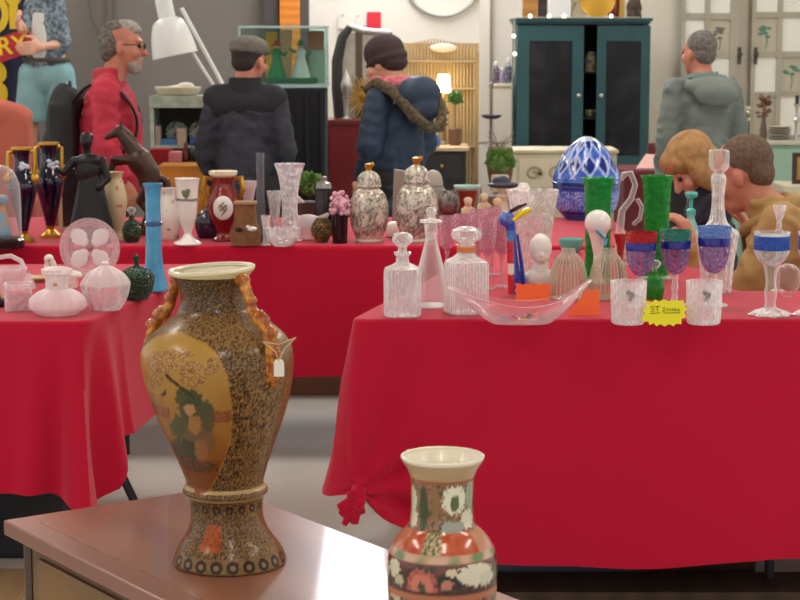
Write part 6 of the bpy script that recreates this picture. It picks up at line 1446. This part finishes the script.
for a, b in bulbs_px():
    q = at_d(a, b, d); zz_ = q.z if b > 20 else ZK + .012
    G().ell((q.x - sx_ - (.012 if b > 20 else 0), -.016, zz_), .013, n=8).build('bulb', mat('fairy_white', 'fff4e0', emit=1.6), sl)
# things on the cupboard
boxed('wooden_tray', 'upright orange brown wooden box at the end of the cupboard top', 'box', 523, 538, 17, -24, d + .2, .1, mat('tray_wood', 'b07a34', .5, wave=(4, '98662a', 'Z', 2)), toz=ZK + .0005)
boxed('wooden_tray', 'dark brown box with black ornament on the cupboard top', 'box', 539, 547.5, 17, -18, d + .22, .12, mat('tray_dark', '4a342c', .6, mix=(20, '201818', .4, .6)), toz=ZK + .0005)
boxed('white_picture', 'white picture in a thin brown frame on the cupboard top', 'picture', 549, 571, 17, -20, d + .16, .03, mat('picture_white', 'dcd8d2', .6, mix=(5, 'b8b4b0', .55, .7)), toz=ZK + .0005)
boxed('pale_pot', 'pale patterned box on the cupboard top beside the gold plate', 'box', 572, 587, 17, -12, d + .2, .1, mat('pot_pale', 'c4b698', .6, mix=(22, '6a5c4c', .55, .62)), toz=ZK + .0005)
q = at_d(597, -2, d + .2); g = G(); g.M = Matrix.Rotation(PI / 2 - .1, 4, 'X'); rr_ = 18 * unit(q); g.lathe([(.02, 0), (rr_ * .7, .004), (rr_, .016), (rr_, .02), (rr_ * .7, .008), (0, .006)], 40)
o = g.build('gold_plate', mat('plate_gold', 'b88c2c', .35, .5)); o.location = (q.x, q.y, ZK + rr_ + .002); tag(o, 'round gold plate standing on the cupboard top', 'plate')
turned('red_vase', 'dark red vase on the cupboard top', 'vase', 613, 17, d + .25, [('body', maroon, [(4, 0), (5, 1), (6, 12), (5.4, 24), (3, 30), (4, 34)])], z=ZK + .0005)
boxed('yellow_book', 'yellow book standing between the red vase and the brown stone', 'book', 619, 625, 17, -10, d + .22, .14, mat('book_yellow', 'c8a040', .6), toz=ZK + .0005, bevel=.002)
turned('brown_stone', 'rough brown carved head on the cupboard top', 'ornament', 634, 16, d + .22, [('body', mat('stone_brown', '5c4a3c', .8, mix=(30, '3c3028', .4, .6), bump=(40, .8)), lambda g, u: (g.ell((0, 0, 10 * u), (8 * u, 7 * u, 10 * u)), g.ell((0, -3 * u, 16 * u), (6 * u, 6 * u, 8 * u)), g.box((0, 0, 2 * u), (15 * u, 12 * u, 4 * u))), {'remesh': 1.3})], z=ZK + .0005)
# ---- cream carved chest in front of the cupboard
d = 11.0; x0, x1, z0, z1 = rect(513, 619, 250, 150, d)
cc = thing('cream_chest', 'cream painted chest with carved scrolls in front of the teal cupboard', 'chest', ((x0 + x1) / 2, d, 0)); w2 = (x1 - x0) / 2
crm = mat('cream_paint', 'cfc6ac', .6, mix=(8, 'c0b698', .35, .65))
G().bbox((-w2 + .01, .01, .06), (w2 - .01, .4, z1 - .021)).build('body', crm, cc, bevel=.003); G().bbox((-w2, 0, z1 - .02), (w2, .41, z1)).build('top', crm, cc, bevel=.004)
for zz in (.12, z1 - .22):
    dr_ = G().bbox((-w2 + .03, .0, zz), (w2 - .03, .0095, zz + .17)).build('drawer', mat('cream_paint2', 'd6cdb4', .6), cc, bevel=.003)
    for a in (-1, 1): G().ell((a * w2 * .5, -.014, zz + .085), .013).build('knob', mat('knob_bronze', '6a5a40', .4, .5), dr_)
def scroll(g):
    for a in (-1, 1):
        for k in range(2): g.tube([((a * (.06 + .13 * k) + .05 * (1 - i / 20) * math.cos(i * .5)) , -.003, z1 - .135 + .045 * (1 - i / 20) * math.sin(i * .5)) for i in range(18)], .007, 6)
    g.ell((0, -.003, z1 - .135), (.03, .008, .04))
part(cc, 'scroll_carving', mat('cream_aged', 'a89c7c', .7), scroll)
for a in (-1, 1):
    for b in (.05, .36): G().bbox((a * (w2 - .05) - .025, b - .025, 0), (a * (w2 - .05) + .025, b + .025, .0595)).build('foot', crm, cc)
# maroon table with pink folder and chair
mar = mat('maroon_cloth', '5c1a20', .8)
boxed('draped_table', 'maroon draped table by the teal cupboard', 'table', 623, 668, 250, 170, 10.5, .5, mar, toz=0, bevel=.02)
zq = at_d(640, 170, 10.5).z
o = G().add([(-.09, 0, 0), (.11, 0, 0), (.11, .12, .065), (-.02, .12, .072), (-.09, 0, .006), (.11, 0, .006), (.11, .12, .071), (-.02, .12, .078)], [(3, 2, 1, 0), (4, 5, 6, 7), (0, 1, 5, 4), (1, 2, 6, 5), (2, 3, 7, 6), (3, 0, 4, 7)]).build('folder', mat('folder_pink', 'd4a8a0', .6), smooth=False); q = at_d(651, 170, 10.6); o.location = (q.x, 10.56, zq + .0005); tag(o, 'pale pink folder propped on the maroon draped table', 'folder')
ch = boxed('chair', 'dark red chair back behind the pink folder', 'chair', 648, 676, 160, 143, 11.2, .05, mat('chair_maroon', '5e2024', .6), toz=0, bevel=.012)
# ---- glazed doors
frame_m = mat('door_frame_paint', 'a8a290', .65, mix=(5, '9c9684', .35, .65)); pane_w = mat('pane_white', 'e2e0d4', .25); pane_b = mat('pane_beige', 'b4ac98', .45, mix=(3, 'a8a08c', .35, .65))
leafm = [mat('paint_green', '4c7a64', .6), mat('paint_grey', '6a685c', .6), mat('paint_brown', '7a4a38', .6)]
def door(n, pxa, pxb, cols, rows, kinds, hx):
    d = 13.38; x0, x1, z0, z1 = rect(pxa, pxb, 270, -70, d); w_ = x1 - x0
    t = bpy.data.objects.new('door_%d' % n, None); COL.objects.link(t); t.location = (x0, d, 0); struct(t)
    cx = [(at_d(a, 50, d).x - x0, at_d(b, 50, d).x - x0) for a, b in cols]; rz_ = [(at_d(700, b, d).z, at_d(700, a, d).z) for a, b in rows]
    g = G()
    edges = [0] + [v for c in cx for v in c] + [w_]
    for i in range(0, len(edges), 2): g.bbox((edges[i], 0, 0), (edges[i + 1], .05, z1))
    for c in cx:
        zs = [0] + [v for r in rz_[::-1] for v in r] + [z1]
        for i in range(0, len(zs), 2): g.bbox((c[0], .004, zs[i]), (c[1], .046, zs[i + 1]))
    g.build('door_frame', frame_m, t, smooth=False)
    for ci, c in enumerate(cx):
        for ri, r in enumerate(rz_):
            kd = kinds[ri][ci]
            pn = G().bbox((c[0] + .0005, .018, r[0] + .0005), (c[1] - .0005, .026, r[1] - .0005)).build('pane', pane_w if kd == 0 else pane_b, t, smooth=False)
            if kd:
                random.seed(ri * 7 + ci + n * 31); mx, mz_ = (c[0] + c[1]) / 2, (r[0] + r[1]) / 2; g = G()
                for k in range(9): a = random.uniform(0, 2 * PI); q = random.uniform(.01, .05); g.ell((mx + math.cos(a) * q, .0175, mz_ + .02 + math.sin(a) * q * .8), (.02, .0016, .011), None, n=5)
                g.tube([(mx, .0175, mz_), (mx + .008, .0175, mz_ - .05), (mx - .004, .0175, mz_ - .1)], .004, 5); g.build('painted_flower', leafm[kd - 1], pn)
    hd = G(); hd.bbox((hx - .012, -.012, 1.33), (hx + .012, -.0005, 1.45)); hd.ell((hx, -.03, 1.40), .018); hd.build('door_handle', mat('handle_iron', '4c4840', .5, .5), t)
X_ = lambda px, pxa: at_d(px, 50, 13.38).x - at_d(pxa, 50, 13.38).x
door(1, 677, 741, ((685, 704.5), (709.5, 730)), ((-50, 13), (19.5, 52.5), (57.5, 92), (97, 134), (139, 176)), ((0, 0), (0, 2), (1, 0), (0, 2), (2, 0)), X_(735, 677))
door(2, 746, 812, ((755.5, 777), (782, 803)), ((-50, 12), (17.5, 51.5), (57, 92), (96.5, 135), (140, 176)), ((0, 0), (1, 0), (0, 1), (3, 0), (0, 2)), X_(750, 746))
# ---- mint dresser
d = 11.4; x0, x1, z0, z1 = rect(736, 830, 250, 141, d)
md = thing('mint_dresser', 'mint green dresser with a pale top in front of the glazed doors', 'dresser', ((x0 + x1) / 2, d, 0)); w2 = (x1 - x0) / 2; ZM = z1
mint = mat('mint_paint', '8aaa96', .6, mix=(4, '7c9c88', .35, .65))
G().bbox((-w2 + .015, .015, .06), (w2 - .015, .45, z1 - .026)).build('body', mint, md, bevel=.003); G().bbox((-w2, 0, z1 - .025), (w2, .46, z1)).build('top', mat('dresser_top', 'b8b4a0', .5), md, bevel=.004)
for zz in (z1 - .24, z1 - .48, .1):
    dr_ = G().bbox((-w2 + .04, .006, zz), (w2 - .04, .0145, zz + .19)).build('drawer', mat('mint_paint2', '92b29e', .6), md, bevel=.003)
    for a in (-.6, .6): G().ell((a * w2, -.006, zz + .1), .012).build('knob', mat('knob_bronze'), dr_)
for a in (-1, 1):
    for b in (.05, .4): G().bbox((a * (w2 - .05) - .025, b - .025, 0), (a * (w2 - .05) + .025, b + .025, .0595)).build('foot', mint, md)
for k in range(5):
    turned('dinner_plate', ['lowest grey plate of the stack on the mint dresser', 'second lowest grey plate of the stack on the mint dresser', 'middle grey plate of the stack on the mint dresser', 'second highest grey plate of the stack on the mint dresser', 'topmost grey plate of the stack on the mint dresser'][k], 'plate', 779, 141, d + .16, [('body', mat('plate_grey', 'a09a8a', .4), [(7, 0), (8, .2), (12.5, 1.8), (12.5, 2.4), (8, 1.0), (0, .9)], {'curve': 0, 'seg': 32})], z=ZM + .001 + k * .0165, group='grey plates stacked on the mint dresser')
turned('dried_flowers', 'dried brown flowers in a slim dark vase on the mint dresser', 'flowers', 763, 141, d + .1, [('vase', mat('vase_umber', '5a4a3c', .5), [(3, 0), (3.6, 1), (3.4, 10), (2, 22), (2.4, 28)], {}), ('blooms', mat('bloom_brown', '7a5844', .8, mix=(40, '5c4034', .4, .6)), lambda g, u: [(random.seed(3) if i == 0 else None, g.ell((random.uniform(-7, 7) * u, random.uniform(-3, 3) * u, random.uniform(28, 44) * u), random.uniform(1.4, 3) * u, n=5)) for i in range(22)])], z=ZM + .001)
turned('white_flowers', 'white sprigs in a glass on the end of the mint dresser', 'flowers', 743, 141, d + .2, [('glass', clear, [(3, 0), (3.4, 1), (3.6, 12)]), ('sprigs', mat('sprig_pale', 'd0ccb8', .8), lambda g, u: [(random.seed(5) if i == 0 else None, g.ell((random.uniform(-6, 6) * u, random.uniform(-3, 3) * u, random.uniform(12, 32) * u), random.uniform(.9, 1.8) * u, n=5)) for i in range(34)])], z=ZM + .001)
turned('candlestick', 'silver candlestick on the mint dresser beside the grey plates', 'candlestick', 796, 141, d + .1, [('body', mat('silver_soft'), [(6, 0), (6, 1), (2, 4), (1.6, 16), (3.4, 20), (1.6, 24), (1.6, 32), (4, 36)], {}), ('candle', mat('candle_dark', '2c2a28', .5), [(2, 34), (2, 44), (0, 45)], {'curve': 0})], z=ZM + .001)
# framed picture at the right edge, leaning on a stool
x0, x1, z0, z1 = rect(789, 806, 185, 155, 9.2)
boxed('display_stool', 'pale stool under the small brown framed picture', 'stool', 782, 815, 240, 186, 9.0, .34, mat('stool_pale', 'c8c0ac', .6), toz=0)
zq = at_d(790, 186, 9.0).z
pf = thing('framed_picture', 'small brown framed yellow picture at the photo edge beyond the tan jacket', 'picture', ((x0 + x1) / 2, 9.12, zq + .001)); w2 = (x1 - x0) / 2; hh = .15
g = G(); g.bbox((-w2, 0, 0), (-w2 + .02, .02, hh)); g.bbox((w2 - .02, 0, 0), (w2, .02, hh)); g.bbox((-w2 + .02, 0, 0), (w2 - .02, .02, .02)); g.bbox((-w2 + .02, 0, hh - .02), (w2 - .02, .02, hh)); g.build('frame', mat('frame_umber', '3c261c', .5), pf, smooth=False)
G().bbox((-w2 + .0205, .006, .0205), (w2 - .0205, .016, hh - .0205)).build('picture', mat('picture_ochre', 'b89048', .6, mix=(12, '9a7434', .4, .6)), pf, smooth=False)
